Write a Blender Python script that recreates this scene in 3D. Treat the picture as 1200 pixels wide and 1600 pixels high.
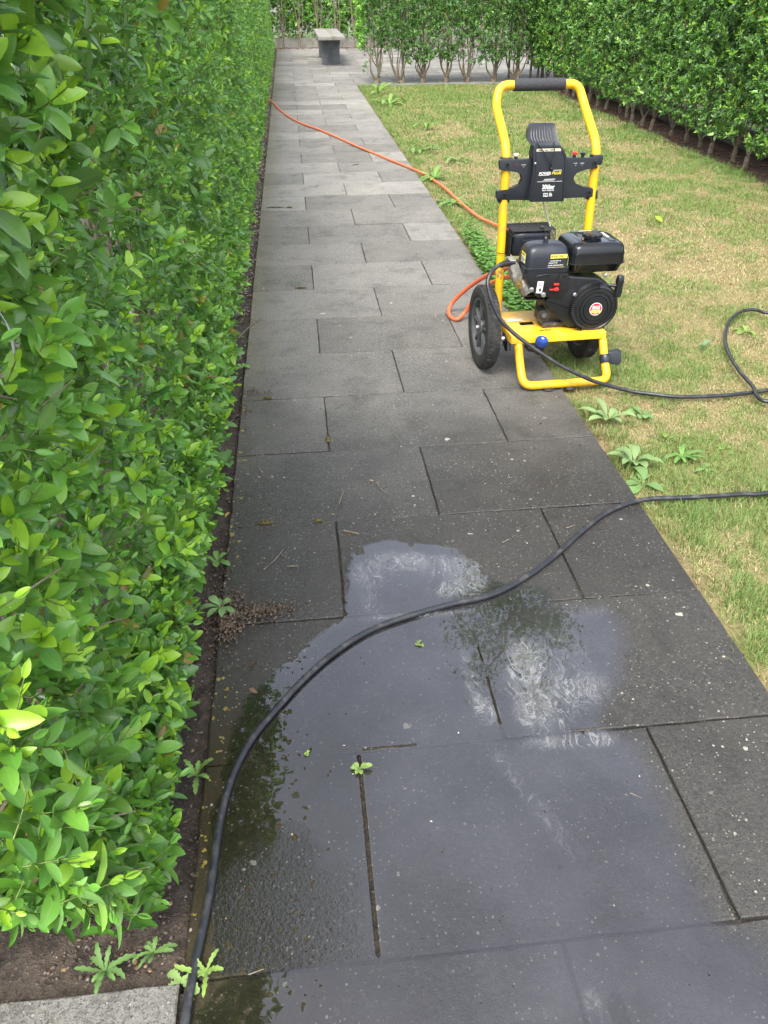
import bpy, bmesh, math, random
import numpy as np
from mathutils import Vector, Matrix
from math import sin, cos, pi, radians, atan2, sqrt
SC = bpy.context.scene
for o in list(bpy.data.objects): bpy.data.objects.remove(o)
random.seed(7); rng = np.random.default_rng(11)

# ------------------------------------------------------------------ camera
PITCH, YAW, ROLL, CH, CX = 0.60678, 0.10434, -0.00352, 1.2776, 0.2499
FPX = 1202.0
Fw = np.array([sin(YAW)*cos(PITCH), cos(YAW)*cos(PITCH), -sin(PITCH)])
R0 = np.array([cos(YAW), -sin(YAW), 0.0]); U0 = np.cross(R0, Fw)
Rt = cos(ROLL)*R0+sin(ROLL)*U0; Up = -sin(ROLL)*R0+cos(ROLL)*U0
CP = np.array([CX, 0, CH])
cd = bpy.data.cameras.new('camera'); cam = bpy.data.objects.new('camera', cd); SC.collection.objects.link(cam)
cd.sensor_fit = 'VERTICAL'; cd.sensor_height = 36; cd.lens = FPX/1600*36; cd.clip_start = 0.05; cd.clip_end = 500
m = Matrix.Identity(4)
for i in range(3):
    m[i][0], m[i][1], m[i][2], m[i][3] = Rt[i], Up[i], -Fw[i], CP[i]
cam.matrix_world = m; SC.camera = cam
SC.render.resolution_x, SC.render.resolution_y = 768, 1024

# ------------------------------------------------------------------ light
SUN_EL, SUN_AZ = radians(60), radians(205)      # azimuth the light comes from, clockwise from +Y
w = bpy.data.worlds.new('World'); SC.world = w; w.use_nodes = True
nt = w.node_tree; nt.nodes.clear()
sky = nt.nodes.new('ShaderNodeTexSky'); sky.sky_type = 'NISHITA'; sky.sun_disc = False
sky.sun_elevation = SUN_EL; sky.sun_rotation = SUN_AZ; sky.air_density = 1.0; sky.dust_density = 5.0; sky.ozone_density = 1.0
hs = nt.nodes.new('ShaderNodeHueSaturation'); hs.inputs['Saturation'].default_value = 0.48; hs.inputs['Value'].default_value = 3.4
tcn = nt.nodes.new('ShaderNodeTexCoord'); nz = nt.nodes.new('ShaderNodeTexNoise'); nz.inputs['Scale'].default_value = 1.6; nz.inputs['Detail'].default_value = 5
mr = nt.nodes.new('ShaderNodeMapRange'); mr.inputs[1].default_value = .3; mr.inputs[2].default_value = .7; mr.inputs[3].default_value = .62; mr.inputs[4].default_value = 1.40
mul = nt.nodes.new('ShaderNodeVectorMath'); mul.operation = 'SCALE'
bg = nt.nodes.new('ShaderNodeBackground'); bg.inputs[1].default_value = 0.15
wo = nt.nodes.new('ShaderNodeOutputWorld')
L = nt.links.new
L(sky.outputs[0], hs.inputs['Color']); L(tcn.outputs['Generated'], nz.inputs['Vector']); L(nz.outputs[0], mr.inputs[0])
L(hs.outputs[0], mul.inputs[0]); L(mr.outputs[0], mul.inputs['Scale']); L(mul.outputs[0], bg.inputs[0]); L(bg.outputs[0], wo.inputs[0])
sl = bpy.data.lights.new('sun', 'SUN'); sl.energy = 2.0; sl.angle = radians(11); sl.color = (1, .96, .88)
so = bpy.data.objects.new('sun', sl); SC.collection.objects.link(so)
sd = Vector((sin(SUN_AZ)*cos(SUN_EL), cos(SUN_AZ)*cos(SUN_EL), sin(SUN_EL)))
so.rotation_euler = sd.to_track_quat('Z', 'Y').to_euler(); so.location = (0, 0, 20)
SC.view_settings.view_transform = 'Standard'; SC.view_settings.look = 'None'; SC.view_settings.gamma = 1
SC.view_settings.exposure = 0.0
try: SC.cycles.transparent_max_bounces = 12
except Exception: pass

# ------------------------------------------------------------------ helpers
COL = SC.collection.objects
def at(x, y, z=0.0):
    """pixel of the photograph -> point of the plane at height z"""
    d = Fw+Rt*(x-600)/FPX-Up*(y-800)/FPX; t = (z-CP[2])/d[2]; p = CP+t*d
    return Vector((p[0], p[1], z))
def tag(o, label=None, cat=None, group=None, kind=None):
    if label: o['label'] = label
    if cat: o['category'] = cat
    if group: o['group'] = group
    if kind: o['kind'] = kind
    return o
def empty(name, loc=(0, 0, 0), rz=0.0):
    o = bpy.data.objects.new(name, None); COL.link(o); o.location = loc; o.rotation_euler = (0, 0, rz); o.empty_display_size = .05
    return o
def link_mesh(name, me, mat, parent=None):
    o = bpy.data.objects.new(name, me); COL.link(o)
    if mat: me.materials.append(mat)
    if parent: o.parent = parent
    return o
def obj(name, bm, mat, parent=None, smooth=True, ang=38):
    bmesh.ops.recalc_face_normals(bm, faces=bm.faces[:])
    if smooth:
        for f in bm.faces: f.smooth = True
        for e in bm.edges:
            if len(e.link_faces) == 2 and e.calc_face_angle(0) > radians(ang): e.smooth = False
    me = bpy.data.meshes.new(name); bm.to_mesh(me); bm.free()
    return link_mesh(name, me, mat, parent)
def arr_mesh(name, V, F, mat, parent=None, attrs=None, smooth=True, cols=None):
    """V (n,3), F list of arrays each (m,k)"""
    me = bpy.data.meshes.new(name); me.vertices.add(len(V)); me.vertices.foreach_set('co', np.asarray(V, np.float32).ravel())
    tot = sum(f.size for f in F); nf = sum(len(f) for f in F)
    me.loops.add(tot); me.polygons.add(nf)
    me.loops.foreach_set('vertex_index', np.concatenate([f.ravel() for f in F]).astype(np.int32))
    ls = []; s = 0
    for f in F:
        ls.append(s+np.arange(len(f))*f.shape[1]); s += f.size
    me.polygons.foreach_set('loop_start', np.concatenate(ls).astype(np.int32))
    if smooth: me.polygons.foreach_set('use_smooth', np.ones(nf, bool))
    me.update(calc_edges=True)
    for k, a in (attrs or {}).items():
        at_ = me.attributes.new(k, 'FLOAT', 'POINT'); at_.data.foreach_set('value', np.asarray(a, np.float32))
    if cols is not None:
        c4 = np.ones((len(V), 4), np.float32); c4[:, :3] = cols
        ca = me.attributes.new('col', 'FLOAT_COLOR', 'POINT'); ca.data.foreach_set('color', c4.ravel())
    return link_mesh(name, me, mat, parent)
# numpy value noise
def hsh(ix, iy, s): 
    n = (ix.astype(np.int64)*374761393+iy.astype(np.int64)*668265263+s*982451653) & 0xffffffff
    n = ((n ^ (n >> 13))*1274126177) & 0xffffffff
    return ((n ^ (n >> 16)) & 0xffffff)/float(0xffffff)
def vnoise(x, y, s=0):
    x = np.asarray(x, float); y = np.asarray(y, float)
    ix = np.floor(x); iy = np.floor(y); fx = x-ix; fy = y-iy; fx = fx*fx*(3-2*fx); fy = fy*fy*(3-2*fy)
    a = hsh(ix, iy, s); b = hsh(ix+1, iy, s); c = hsh(ix, iy+1, s); d = hsh(ix+1, iy+1, s)
    return a+(b-a)*fx+(c-a)*fy+(a-b-c+d)*fx*fy
def fbm(x, y, s=0, o=4):
    v = 0; a = .5; t = 0
    for i in range(o): v = v+a*vnoise(x*2**i+i*17.3, y*2**i-i*9.1, s+i); t += a; a *= .55
    return v/t
def sstep(a, b, x): t = np.clip((x-a)/(b-a), 0, 1); return t*t*(3-2*t)
def catmull(P, n=8, closed=False):
    P = [Vector(p) for p in P]; out = []
    m_ = len(P)
    for i in range(m_-(0 if closed else 1)):
        p0 = P[i-1] if (i > 0 or closed) else P[0]*2-P[1]; p1 = P[i]; p2 = P[(i+1) % m_]
        p3 = P[(i+2) % m_] if (closed or i+2 < m_) else p2*2-p1
        for k in range(n):
            t = k/n; out.append(.5*((2*p1)+(p2-p0)*t+(2*p0-5*p1+4*p2-p3)*t*t+(3*p1-p0-3*p2+p3)*t**3))
    if not closed: out.append(P[-1].copy())
    return out
def fillet(P, r, n=6):
    """round the corners of a polyline"""
    P = [Vector(p) for p in P]; out = [P[0]]
    for i in range(1, len(P)-1):
        a, b, c = P[i-1], P[i], P[i+1]; rr = r[i-1] if isinstance(r, (list, tuple)) else r
        d1 = (a-b); d2 = (c-b); q = min(rr, d1.length*.49, d2.length*.49); s = b+d1.normalized()*q; e = b+d2.normalized()*q
        for k in range(n+1):
            t = k/n; out.append(s*(1-t)**2+b*2*t*(1-t)+e*t*t)
    out.append(P[-1]); return out
def tube(bm, P, r, seg=10, caps=True, twist=0):
    P = [Vector(p) for p in P]; n = len(P); rings = []; up = None
    for i, p in enumerate(P):
        t = (P[min(i+1, n-1)]-P[max(i-1, 0)])
        if t.length < 1e-9: t = Vector((0, 0, 1))
        t.normalize()
        if up is None: up = t.orthogonal().normalized()
        up = (up-t*up.dot(t))
        if up.length < 1e-6: up = t.orthogonal()
        up.normalize(); s = t.cross(up); rr = r[i] if isinstance(r, (list, tuple, np.ndarray)) else r
        rings.append([bm.verts.new(p+(up*cos(2*pi*k/seg)+s*sin(2*pi*k/seg))*rr) for k in range(seg)])
    for a, b in zip(rings, rings[1:]):
        for k in range(seg): bm.faces.new((a[k], a[(k+1) % seg], b[(k+1) % seg], b[k]))
    if caps: bm.faces.new(rings[0][::-1]); bm.faces.new(rings[-1])
    return bm
def lathe(bm, prof, c, axis=(0, 0, 1), seg=32, cap=True):
    c = Vector(c); ax = Vector(axis).normalized(); u = ax.orthogonal().normalized(); v = ax.cross(u); rings = []
    for r, h in prof:
        rings.append([bm.verts.new(c+ax*h+(u*cos(2*pi*k/seg)+v*sin(2*pi*k/seg))*max(r, 1e-5)) for k in range(seg)])
    for a, b in zip(rings, rings[1:]):
        for k in range(seg): bm.faces.new((a[k], a[(k+1) % seg], b[(k+1) % seg], b[k]))
    if cap: bm.faces.new(rings[0][::-1]); bm.faces.new(rings[-1])
    return bm
def box(bm, c, s, bev=0.0, rot=None, seg=2):
    r = bmesh.ops.create_cube(bm, size=1); vs = r['verts']
    M_ = Matrix.Translation(c) @ (rot.to_4x4() if rot is not None else Matrix.Identity(4)) @ Matrix.Diagonal((s[0], s[1], s[2], 1))
    bmesh.ops.transform(bm, matrix=M_, verts=vs)
    if bev > 0:
        es = list({e for v in vs for e in v.link_edges}); bmesh.ops.bevel(bm, geom=es, offset=bev, segments=seg, affect='EDGES', profile=.6)
    return bm
def prism(bm, pts, d, bev=0.0, seg=2):
    """pts: 3D planar outline, d: extrusion vector"""
    d = Vector(d); a = [bm.verts.new(Vector(p)) for p in pts]; b = [bm.verts.new(Vector(p)+d) for p in pts]; n = len(a)
    f1 = bm.faces.new(a[::-1]); f2 = bm.faces.new(b)
    for k in range(n): bm.faces.new((a[k], a[(k+1) % n], b[(k+1) % n], b[k]))
    if bev > 0:
        es = list(set(list(f1.edges)+list(f2.edges))); bmesh.ops.bevel(bm, geom=es, offset=bev, segments=seg, affect='EDGES', profile=.6)
    return bm
def rrect(cx, cy, w_, h_, r, n=5):
    out = []
    r = min(r, w_/2-1e-4, h_/2-1e-4)
    for sx, sy, a0 in ((1, 1, 0), (-1, 1, 90), (-1, -1, 180), (1, -1, 270)):
        for k in range(n+1):
            a = radians(a0+90*k/n); out.append((cx+sx*(w_/2-r)+r*cos(a), cy+sy*(h_/2-r)+r*sin(a)))
    return out
def loft(bm, rings):
    R_ = [[bm.verts.new(Vector(p)) for p in ring] for ring in rings]; n = len(R_[0])
    for a, b in zip(R_, R_[1:]):
        for k in range(n): bm.faces.new((a[k], a[(k+1) % n], b[(k+1) % n], b[k]))
    bm.faces.new(R_[0][::-1]); bm.faces.new(R_[-1]); return bm
def NB(): return bmesh.new()

# ------------------------------------------------------------------ materials
class NT:
    def __init__(s, name):
        s.m = bpy.data.materials.new(name); s.m.use_nodes = True; s.t = s.m.node_tree; s.b = s.t.nodes['Principled BSDF']; s.out = s.t.nodes['Material Output']
        s.tc = s.t.nodes.new('ShaderNodeTexCoord')
    def n(s, ty, **k):
        nd = s.t.nodes.new('ShaderNode'+ty)
        for a, v in k.items():
            if hasattr(nd, a): setattr(nd, a, v)
        return nd
    def set(s, nd, i, v):
        if isinstance(v, bpy.types.NodeSocket): s.t.links.new(v, nd.inputs[i])
        else: nd.inputs[i].default_value = v
    def noise(s, sc, det=4, rough=.55, vec=None, dist=0.0):
        nd = s.n('TexNoise'); s.set(nd, 'Scale', sc); s.set(nd, 'Detail', det); s.set(nd, 'Roughness', rough); s.set(nd, 'Distortion', dist)
        s.set(nd, 'Vector', vec or s.tc.outputs['Object']); return nd.outputs[0]
    def voro(s, sc, vec=None, feature='F1'):
        nd = s.n('TexVoronoi', feature=feature); s.set(nd, 'Scale', sc); s.set(nd, 'Vector', vec or s.tc.outputs['Object']); return nd
    def ramp(s, f, a, b, lo=0.0, hi=1.0, smooth=True):
        nd = s.n('MapRange'); nd.interpolation_type = 'SMOOTHSTEP' if smooth else 'LINEAR'
        for i, v in enumerate((f, a, b, lo, hi)): s.set(nd, i, v)
        return nd.outputs[0]
    def math(s, op, a, b=0.0, c=0.0):
        nd = s.n('Math', operation=op); s.set(nd, 0, a); s.set(nd, 1, b); s.set(nd, 2, c); return nd.outputs[0]
    def mix(s, f, a, b, bt='MIX'):
        nd = s.n('Mix', data_type='RGBA', blend_type=bt)
        s.set(nd, 0, f)
        for i, v in ((6, a), (7, b)): s.set(nd, i, v if isinstance(v, bpy.types.NodeSocket) else (*v, 1) if len(v) == 3 else v)
        return nd.outputs[2]
    def attr(s, name, out='Fac'):
        nd = s.n('Attribute'); nd.attribute_name = name; return nd.outputs[out]
    def bump(s, h, st=.3, dist=.01, nrm=None):
        nd = s.n('Bump'); s.set(nd, 'Strength', st); s.set(nd, 'Distance', dist); s.set(nd, 'Height', h)
        if nrm: s.set(nd, 'Normal', nrm)
        return nd.outputs[0]
    def fin(s, col=None, rough=None, nrm=None, **k):
        if col is not None: s.set(s.b, 'Base Color', col if isinstance(col, bpy.types.NodeSocket) else (*col, 1))
        if rough is not None: s.set(s.b, 'Roughness', rough)
        if nrm is not None: s.set(s.b, 'Normal', nrm)
        for a, v in k.items(): s.set(s.b, a.replace('_', ' '), v)
        return s.m
def simple(name, col, rough=.5, metal=0.0, var=.15, sc=30, bump=0.0, spec=.5):
    s = NT(name); n = s.noise(sc, 4); f = s.ramp(n, .3, .7)
    c2 = tuple(min(1, c*(1+var)+.004) for c in col); c1 = tuple(c*(1-var) for c in col)
    kw = {'Metallic': metal, 'Specular IOR Level': spec}
    m_ = s.fin(s.mix(f, c1, c2), s.ramp(n, .2, .8, max(.02, rough-.1), min(1, rough+.1)), s.bump(n, bump, .002) if bump else None)
    s.set(s.b, 'Metallic', metal); s.set(s.b, 'Specular IOR Level', spec)
    return m_
def dusty(name, col, dust=(.35, .33, .28), rough=.45, amt=.35, sc=9, up=True, metal=0.0, scr=True):
    """painted metal or plastic with a little settled dust, scuffs and specks"""
    s = NT(name); n = s.noise(sc, 6, .65); n2 = s.noise(180, 3)
    geo = s.n('NewGeometry'); sep = s.n('SeparateXYZ'); s.set(sep, 0, geo.outputs['Normal'])
    upf = s.ramp(sep.outputs[2], .0, 1.0, .35, 1.0) if up else 1.0
    d = s.math('MULTIPLY', s.ramp(n, .45, .75), upf); d = s.math('MULTIPLY', d, amt)
    sp = s.voro(90); spk = s.math('MULTIPLY', s.ramp(sp.outputs[0], .10, .05), s.ramp(n2, .5, .6))
    d = s.math('MAXIMUM', d, s.math('MULTIPLY', spk, .55 if scr else 0.0))
    c = s.mix(d, tuple(col), dust)
    s.fin(c, s.math('ADD', s.math('MULTIPLY', d, .4), s.ramp(n2, .2, .8, rough-.07, rough+.07)), s.bump(n2, .12, .0006))
    s.set(s.b, 'Metallic', metal); return s.m
M = {}
M['yellow'] = dusty('yellow_paint', (.80, .46, .012), (.34, .22, .08), .34, .55, 20, False)
M['plate'] = dusty('yellow_plate', (.80, .46, .02), (.50, .40, .22), .38, .55, 18)
M['black'] = dusty('black_plastic', (.010, .011, .014), (.16, .16, .15), .36, .16, 10)
M['gloss'] = dusty('gloss_black', (.007, .008, .010), (.16, .16, .15), .16, .18, 8)
M['panel'] = dusty('panel_plastic', (.017, .021, .029), (.18, .18, .18), .36, .12, 12)
M['rim'] = simple('rim_plastic', (.085, .090, .095), .5, 0, .15, 20)
M['rubber'] = dusty('tyre_rubber', (.022, .022, .022), (.16, .15, .13), .75, .4, 25, False)
M['foam'] = simple('foam_rubber', (.035, .037, .042), .85, 0, .3, 160, .5)
M['steel'] = simple('cast_steel', (.34, .33, .30), .5, .45, .3, 60, .3)
M['bolt'] = simple('zinc_bolt', (.6, .6, .6), .3, .9, .1, 60)
M['brass'] = simple('brass', (.5, .36, .12), .35, .8, .2, 60)
M['dkmetal'] = simple('dark_metal', (.07, .065, .06), .5, .5, .4, 50, .3)
M['blue'] = simple('blue_plastic', (.012, .05, .25), .35, 0, .1, 20)
M['red'] = simple('red_plastic', (.55, .03, .03), .35, 0, .1, 20)
M['badge'] = simple('red_badge', (.62, .03, .06), .35, 0, .06, 20)
M['cream'] = simple('cream_plastic', (.62, .56, .42), .5, 0, .1, 20)
M['white'] = simple('white_print', (.78, .78, .76), .5, 0, .05, 20)
M['yprint'] = simple('yellow_print', (.82, .66, .04), .5, 0, .05, 20)
M['ink'] = simple('black_print', (.012, .012, .012), .5, 0, .05, 20)
M['ylabel'] = simple('yellow_label', (.80, .72, .10), .45, 0, .06, 30)
M['hose'] = dusty('black_hose_rubber', (.018, .020, .025), (.20, .19, .17), .33, .35, 30)
M['orange'] = dusty('orange_hose_rubber', (.72, .15, .055), (.42, .30, .22), .42, .35, 16)
M['clear'] = simple('clear_tube', (.55, .55, .5), .25, 0, .1, 30)

def leaf_mat(name, transl=.28, rough=.38, gl=.5, jitter=.1, rib=.25):
    s = NT(name); c = s.attr('col', 'Color'); r = s.attr('rib')
    n = s.noise(60, 3); c = s.mix(s.ramp(n, .3, .7, 0, jitter), c, (.03, .08, .015))
    c = s.mix(s.math('MULTIPLY', s.ramp(r, .86, 1.0), rib), c, (.30, .42, .14))
    geo = s.n('NewGeometry'); cb = s.mix(.3, c, (.20, .32, .14)); c = s.mix(geo.outputs['Backfacing'], c, cb)
    s.fin(c, rough); s.set(s.b, 'Specular IOR Level', gl)
    tr = s.n('BsdfTranslucent'); s.set(tr, 0, s.mix(.5, c, (.20, .34, .02)))
    mx = s.n('MixShader'); s.set(mx, 0, transl); s.t.links.new(s.b.outputs[0], mx.inputs[1]); s.t.links.new(tr.outputs[0], mx.inputs[2])
    s.t.links.new(mx.outputs[0], s.out.inputs[0]); return s.m
M['leaf'] = leaf_mat('privet_leaf', .20, .34, .65)
M['grass'] = leaf_mat('grass_blade', .25, .6, .2, .05, 0)
M['weed'] = leaf_mat('weed_leaf', .25, .55, .3, .08, .3)
def bark():
    s = NT('bark'); v = s.noise(40, 5, .7); v2 = s.noise(9, 3)
    c = s.mix(s.ramp(v, .3, .7), (.10, .075, .05), (.27, .22, .16)); c = s.mix(s.ramp(v2, .5, .7), c, (.17, .17, .12))
    return s.fin(c, .85, s.bump(v, .6, .004))
M['bark'] = bark()

def concrete(name, wetness=True, base=(.250, .241, .218), base2=(.160, .156, .142)):
    s = NT(name); pos = s.tc.outputs['Object']; sep = s.n('SeparateXYZ'); s.set(sep, 0, pos); X, Y = sep.outputs[0], sep.outputs[1]
    big = s.noise(2.2, 5, .6); mid = s.noise(14, 5, .65); fine = s.noise(120, 4, .7); grit = s.noise(330, 2, .6)
    tone = s.attr('tone')
    dry = s.mix(s.ramp(big, .3, .7), base2, base); dry = s.mix(s.ramp(mid, .35, .75, 0, .5), dry, tuple(b*.72 for b in base2))
    dry = s.mix(s.ramp(fine, .35, .65, 0, .75), dry, tuple(b*1.45 for b in base)); dry = s.mix(s.ramp(grit, .50, .66, 0, .85), dry, tuple(b*.40 for b in base2)); blot = s.noise(5.5, 6, .7); dry = s.mix(s.ramp(blot, .48, .70, 0, .65), dry, tuple(b*.60 for b in base2)); dry = s.mix(s.ramp(s.noise(3.3, 7, .75), .50, .66, 0, .5), dry, (.290, .272, .232))
    dry = s.mix(1.0, dry, s.n('CombineXYZ').outputs[0], 'MULTIPLY') if False else dry
    tcol = s.n('CombineColor'); [s.set(tcol, i, tone) for i in range(3)]
    dry = s.mix(1.0, dry, tcol.outputs[0], 'MULTIPLY')
    # algae and lichen towards the hedge side
    edge = s.math('MULTIPLY', s.ramp(s.math('ADD', X, s.math('MULTIPLY', mid, .22)), .28, .08), s.ramp(X, -.012, -.004))
    dry = s.mix(s.math('MULTIPLY', edge, .5), dry, (.135, .125, .055))
    if wetness:
        wv = s.math('ADD', s.math('MULTIPLY', Y, 1.0), s.math('MULTIPLY', s.math('SUBTRACT', big, .5), 1.1))
        wet = s.ramp(wv, 3.25, 1.8)
        wetc = s.mix(.84, dry, (.019, .018, .017)); 
        lx = s.ramp(s.math('ADD', X, s.math('MULTIPLY', mid, .3)), .62, .30)
        near = s.ramp(Y, 1.25, 1.0); wetc = s.mix(s.math('MULTIPLY', s.math('MULTIPLY', lx, near), .6), wetc, (.042, .034, .014))
        damp = s.ramp(Y, 8.5, 2.6, 0, .22); c = s.mix(damp, dry, tuple(b*.55 for b in base2)); c = s.mix(wet, c, wetc)
    else: c = dry; wet = 0.0
    # white mineral specks, two sizes
    for sc, th, rr, am in ((26, .76, .13, .65), (60, .66, .18, .60), (140, .50, .26, .5)):
        v = s.voro(sc); vc = s.n('SeparateColor'); s.set(vc, 0, v.outputs['Color'])
        wob = s.math('ADD', v.outputs['Distance'], s.math('MULTIPLY', s.math('SUBTRACT', fine, .5), .16))
        rad = s.ramp(vc.outputs[0], th, 1.0, 0.0, rr)
        sp = s.math('LESS_THAN', wob, rad); sp = s.math('MULTIPLY', sp, s.math('GREATER_THAN', vc.outputs[0], th+.02))
        c = s.mix(s.math('MULTIPLY', s.math('MULTIPLY', sp, am), s.ramp(s.noise(7, 3), .35, .6, .25, 1)), c, (.46, .43, .36))
    v = s.voro(7.5); vc = s.n('SeparateColor'); s.set(vc, 0, v.outputs['Color'])
    wob = s.math('ADD', v.outputs['Distance'], s.math('MULTIPLY', s.math('SUBTRACT', s.noise(45, 3), .5), .22))
    sp = s.math('MULTIPLY', s.math('LESS_THAN', wob, s.ramp(vc.outputs[1], .45, 1.0, 0, .080)), s.math('GREATER_THAN', vc.outputs[1], .5))
    c = s.mix(s.math('MULTIPLY', sp, .7), c, (.48, .46, .39))
    fl = s.math('MULTIPLY', s.ramp(s.noise(85, 4, .7), .58, .68), s.ramp(s.noise(5, 5, .6), .42, .62)); c = s.mix(s.math('MULTIPLY', fl, .30), c, (.26, .235, .18))
    gk = s.math('MULTIPLY', s.ramp(s.noise(60, 4, .7), .60, .70), s.ramp(s.noise(4, 5, .6), .5, .3)); c = s.mix(s.math('MULTIPLY', gk, .5), c, (.012, .012, .010))
    yl = s.math('MULTIPLY', s.math('MULTIPLY', s.math('GREATER_THAN', s.noise(55, 3), .64), s.ramp(X, .05, .015)), s.ramp(X, -.01, -.004)); c = s.mix(s.math('MULTIPLY', yl, .6), c, (.42, .33, .06))
    gh = s.math('ADD', s.math('ADD', s.math('MULTIPLY', fine, .7), s.math('MULTIPLY', grit, .5)), s.math('MULTIPLY', mid, 1.2))
    if wetness:
        rgh = s.math('ADD', s.math('MULTIPLY', wet, -.56), .86); rgh = s.math('SUBTRACT', rgh, s.math('MULTIPLY', s.math('MULTIPLY', lx, near), .16)); rgh = s.math('ADD', rgh, s.math('MULTIPLY', s.math('SUBTRACT', mid, .5), .22))
    else: rgh = .85
    s.fin(c, rgh, s.bump(gh, .9, .0032)); s.set(s.b, 'Specular IOR Level', s.math('SUBTRACT', .26, s.math('MULTIPLY', s.math('MULTIPLY', lx, near), .22)) if wetness else .26); return s.m
M['slab'] = concrete('concrete_slab'); M['dryslab'] = concrete('dry_concrete', False)
M['board'] = concrete('concrete_board', False, (.27, .255, .22), (.19, .18, .155))
def bench_m():
    s = NT('bench_concrete'); a = s.noise(9, 5); b = s.noise(120, 3)
    c = s.mix(s.ramp(a, .3, .7), (.11, .12, .14), (.17, .18, .195)); c = s.mix(s.ramp(b, .4, .7, 0, .4), c, (.25, .25, .25)); return s.fin(c, .8, s.bump(b, .4, .002))
M['benchleg'] = bench_m()
def soil_m(name='soil', a=(.030, .023, .017), b=(.095, .072, .054)):
    s = NT(name); n = s.noise(30, 6, .7); n2 = s.noise(150, 4, .6); c = s.mix(s.ramp(n, .3, .7), a, b); c = s.mix(s.ramp(n2, .55, .75, 0, .6), c, (.26, .20, .16))
    return s.fin(c, .8, s.bump(n2, .9, .006, s.bump(n, .8, .02)))
M['soil'] = soil_m(); M['joint'] = soil_m('joint_sand', (.012, .010, .007), (.045, .038, .025))
def col_m(name, rough=.8, spec=.3, bumps=120):
    s = NT(name); n = s.noise(bumps, 4); c = s.mix(s.ramp(n, .3, .7, 0, .35), s.attr('col', 'Color'), (.04, .03, .02)); s.fin(c, rough, s.bump(n, .5, .002)); s.set(s.b, 'Specular IOR Level', spec); return s.m
M['vcol'] = col_m('mixed_ground'); M['stone'] = col_m('pebble', .7, .4, 60); M['clod'] = col_m('earth_clod', .75, .3, 200)
M['render'] = simple('white_render', (.30, .31, .25), .9, 0, .05, 4)

# ------------------------------------------------------------------ ground
def lawn_green(x, y):
    """0 = straw, 1 = lush"""
    g = .42*fbm(x*1.7, y*1.7, 3, 4)+.30*fbm(x*6, y*6, 8, 3)+.28*fbm(x*20, y*20, 13, 2)
    g = .08+.85*sstep(.41, .62, g)
    g = g+.30*sstep(7.5, 11, y)-.30*sstep(1.45, 2.0, x)*sstep(6.6, 4.0, y)+.30*sstep(1.35, 1.22, x)*sstep(3.5, 6, y)-.12*sstep(3.0, 2.2, y)
    return np.clip(g, 0, 1)
def lawn_rgb(g, j=0):
    g = np.asarray(g)[..., None]; straw = np.array([.44, .34, .17]); green = np.array([.22, .27, .075]); 
    return straw*(1-g)+green*g
gx, gy = np.meshgrid(np.arange(1.15, 4.6, .03), np.arange(-1.5, 13.05, .03)); 
H = -.018+.012*(fbm(gx*3, gy*3, 5)-.5)*2+.006*(fbm(gx*25, gy*25, 9)-.5)
H = np.where(gx < 1.2, -.03, H)
V = np.stack([gx, gy, H], -1).reshape(-1, 3); ny_, nx_ = gx.shape
I = (np.arange(ny_-1)[:, None]*nx_+np.arange(nx_-1)[None]).ravel(); Fq = np.stack([I, I+1, I+nx_+1, I+nx_], 1)
gg = lawn_green(V[:, 0], V[:, 1]); cc = lawn_rgb(gg)*.62; so_ = sstep(.55, .8, fbm(V[:, 0]*9, V[:, 1]*9, 31))[:, None]
cc = cc*(1-so_*.6)+np.array([.13, .095, .06])*so_*.6
bed = (sstep(3.62, 3.80, V[:, 0]+.1*(fbm(V[:, 0]*6, V[:, 1]*6, 77)-.5)))[:, None]; cc = cc*(1-bed)+np.array([.085, .05, .035])*bed
o = arr_mesh('lawn_ground', V, [Fq], M['vcol'], cols=cc); tag(o, kind='structure')
bm = NB(); S = 160
for v4 in (((-S, -S), (S, -S), (S, S), (-S, S)),): bm.faces.new([bm.verts.new((x, y, -.06)) for x, y in v4])
o = obj('ground', bm, M['soil'], smooth=False); tag(o, kind='structure')
# soil bed under the left hedge
gx, gy = np.meshgrid(np.arange(-1.6, .03, .015), np.arange(.585, 20.2, .03))
H = -.028+.030*(fbm(gx*9, gy*9, 21)-.5)+.014*(fbm(gx*45, gy*45, 22, 3)-.5)+.02*sstep(-.05, -.35, gx)
H = np.where(gx > -.004, -.05, H)
V = np.stack([gx, gy, H], -1).reshape(-1, 3); ny_, nx_ = gx.shape
I = (np.arange(ny_-1)[:, None]*nx_+np.arange(nx_-1)[None]).ravel(); Fq = np.stack([I, I+1, I+nx_+1, I+nx_], 1)
o = arr_mesh('soil', V, [Fq], M['soil']); tag(o, kind='structure')

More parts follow.
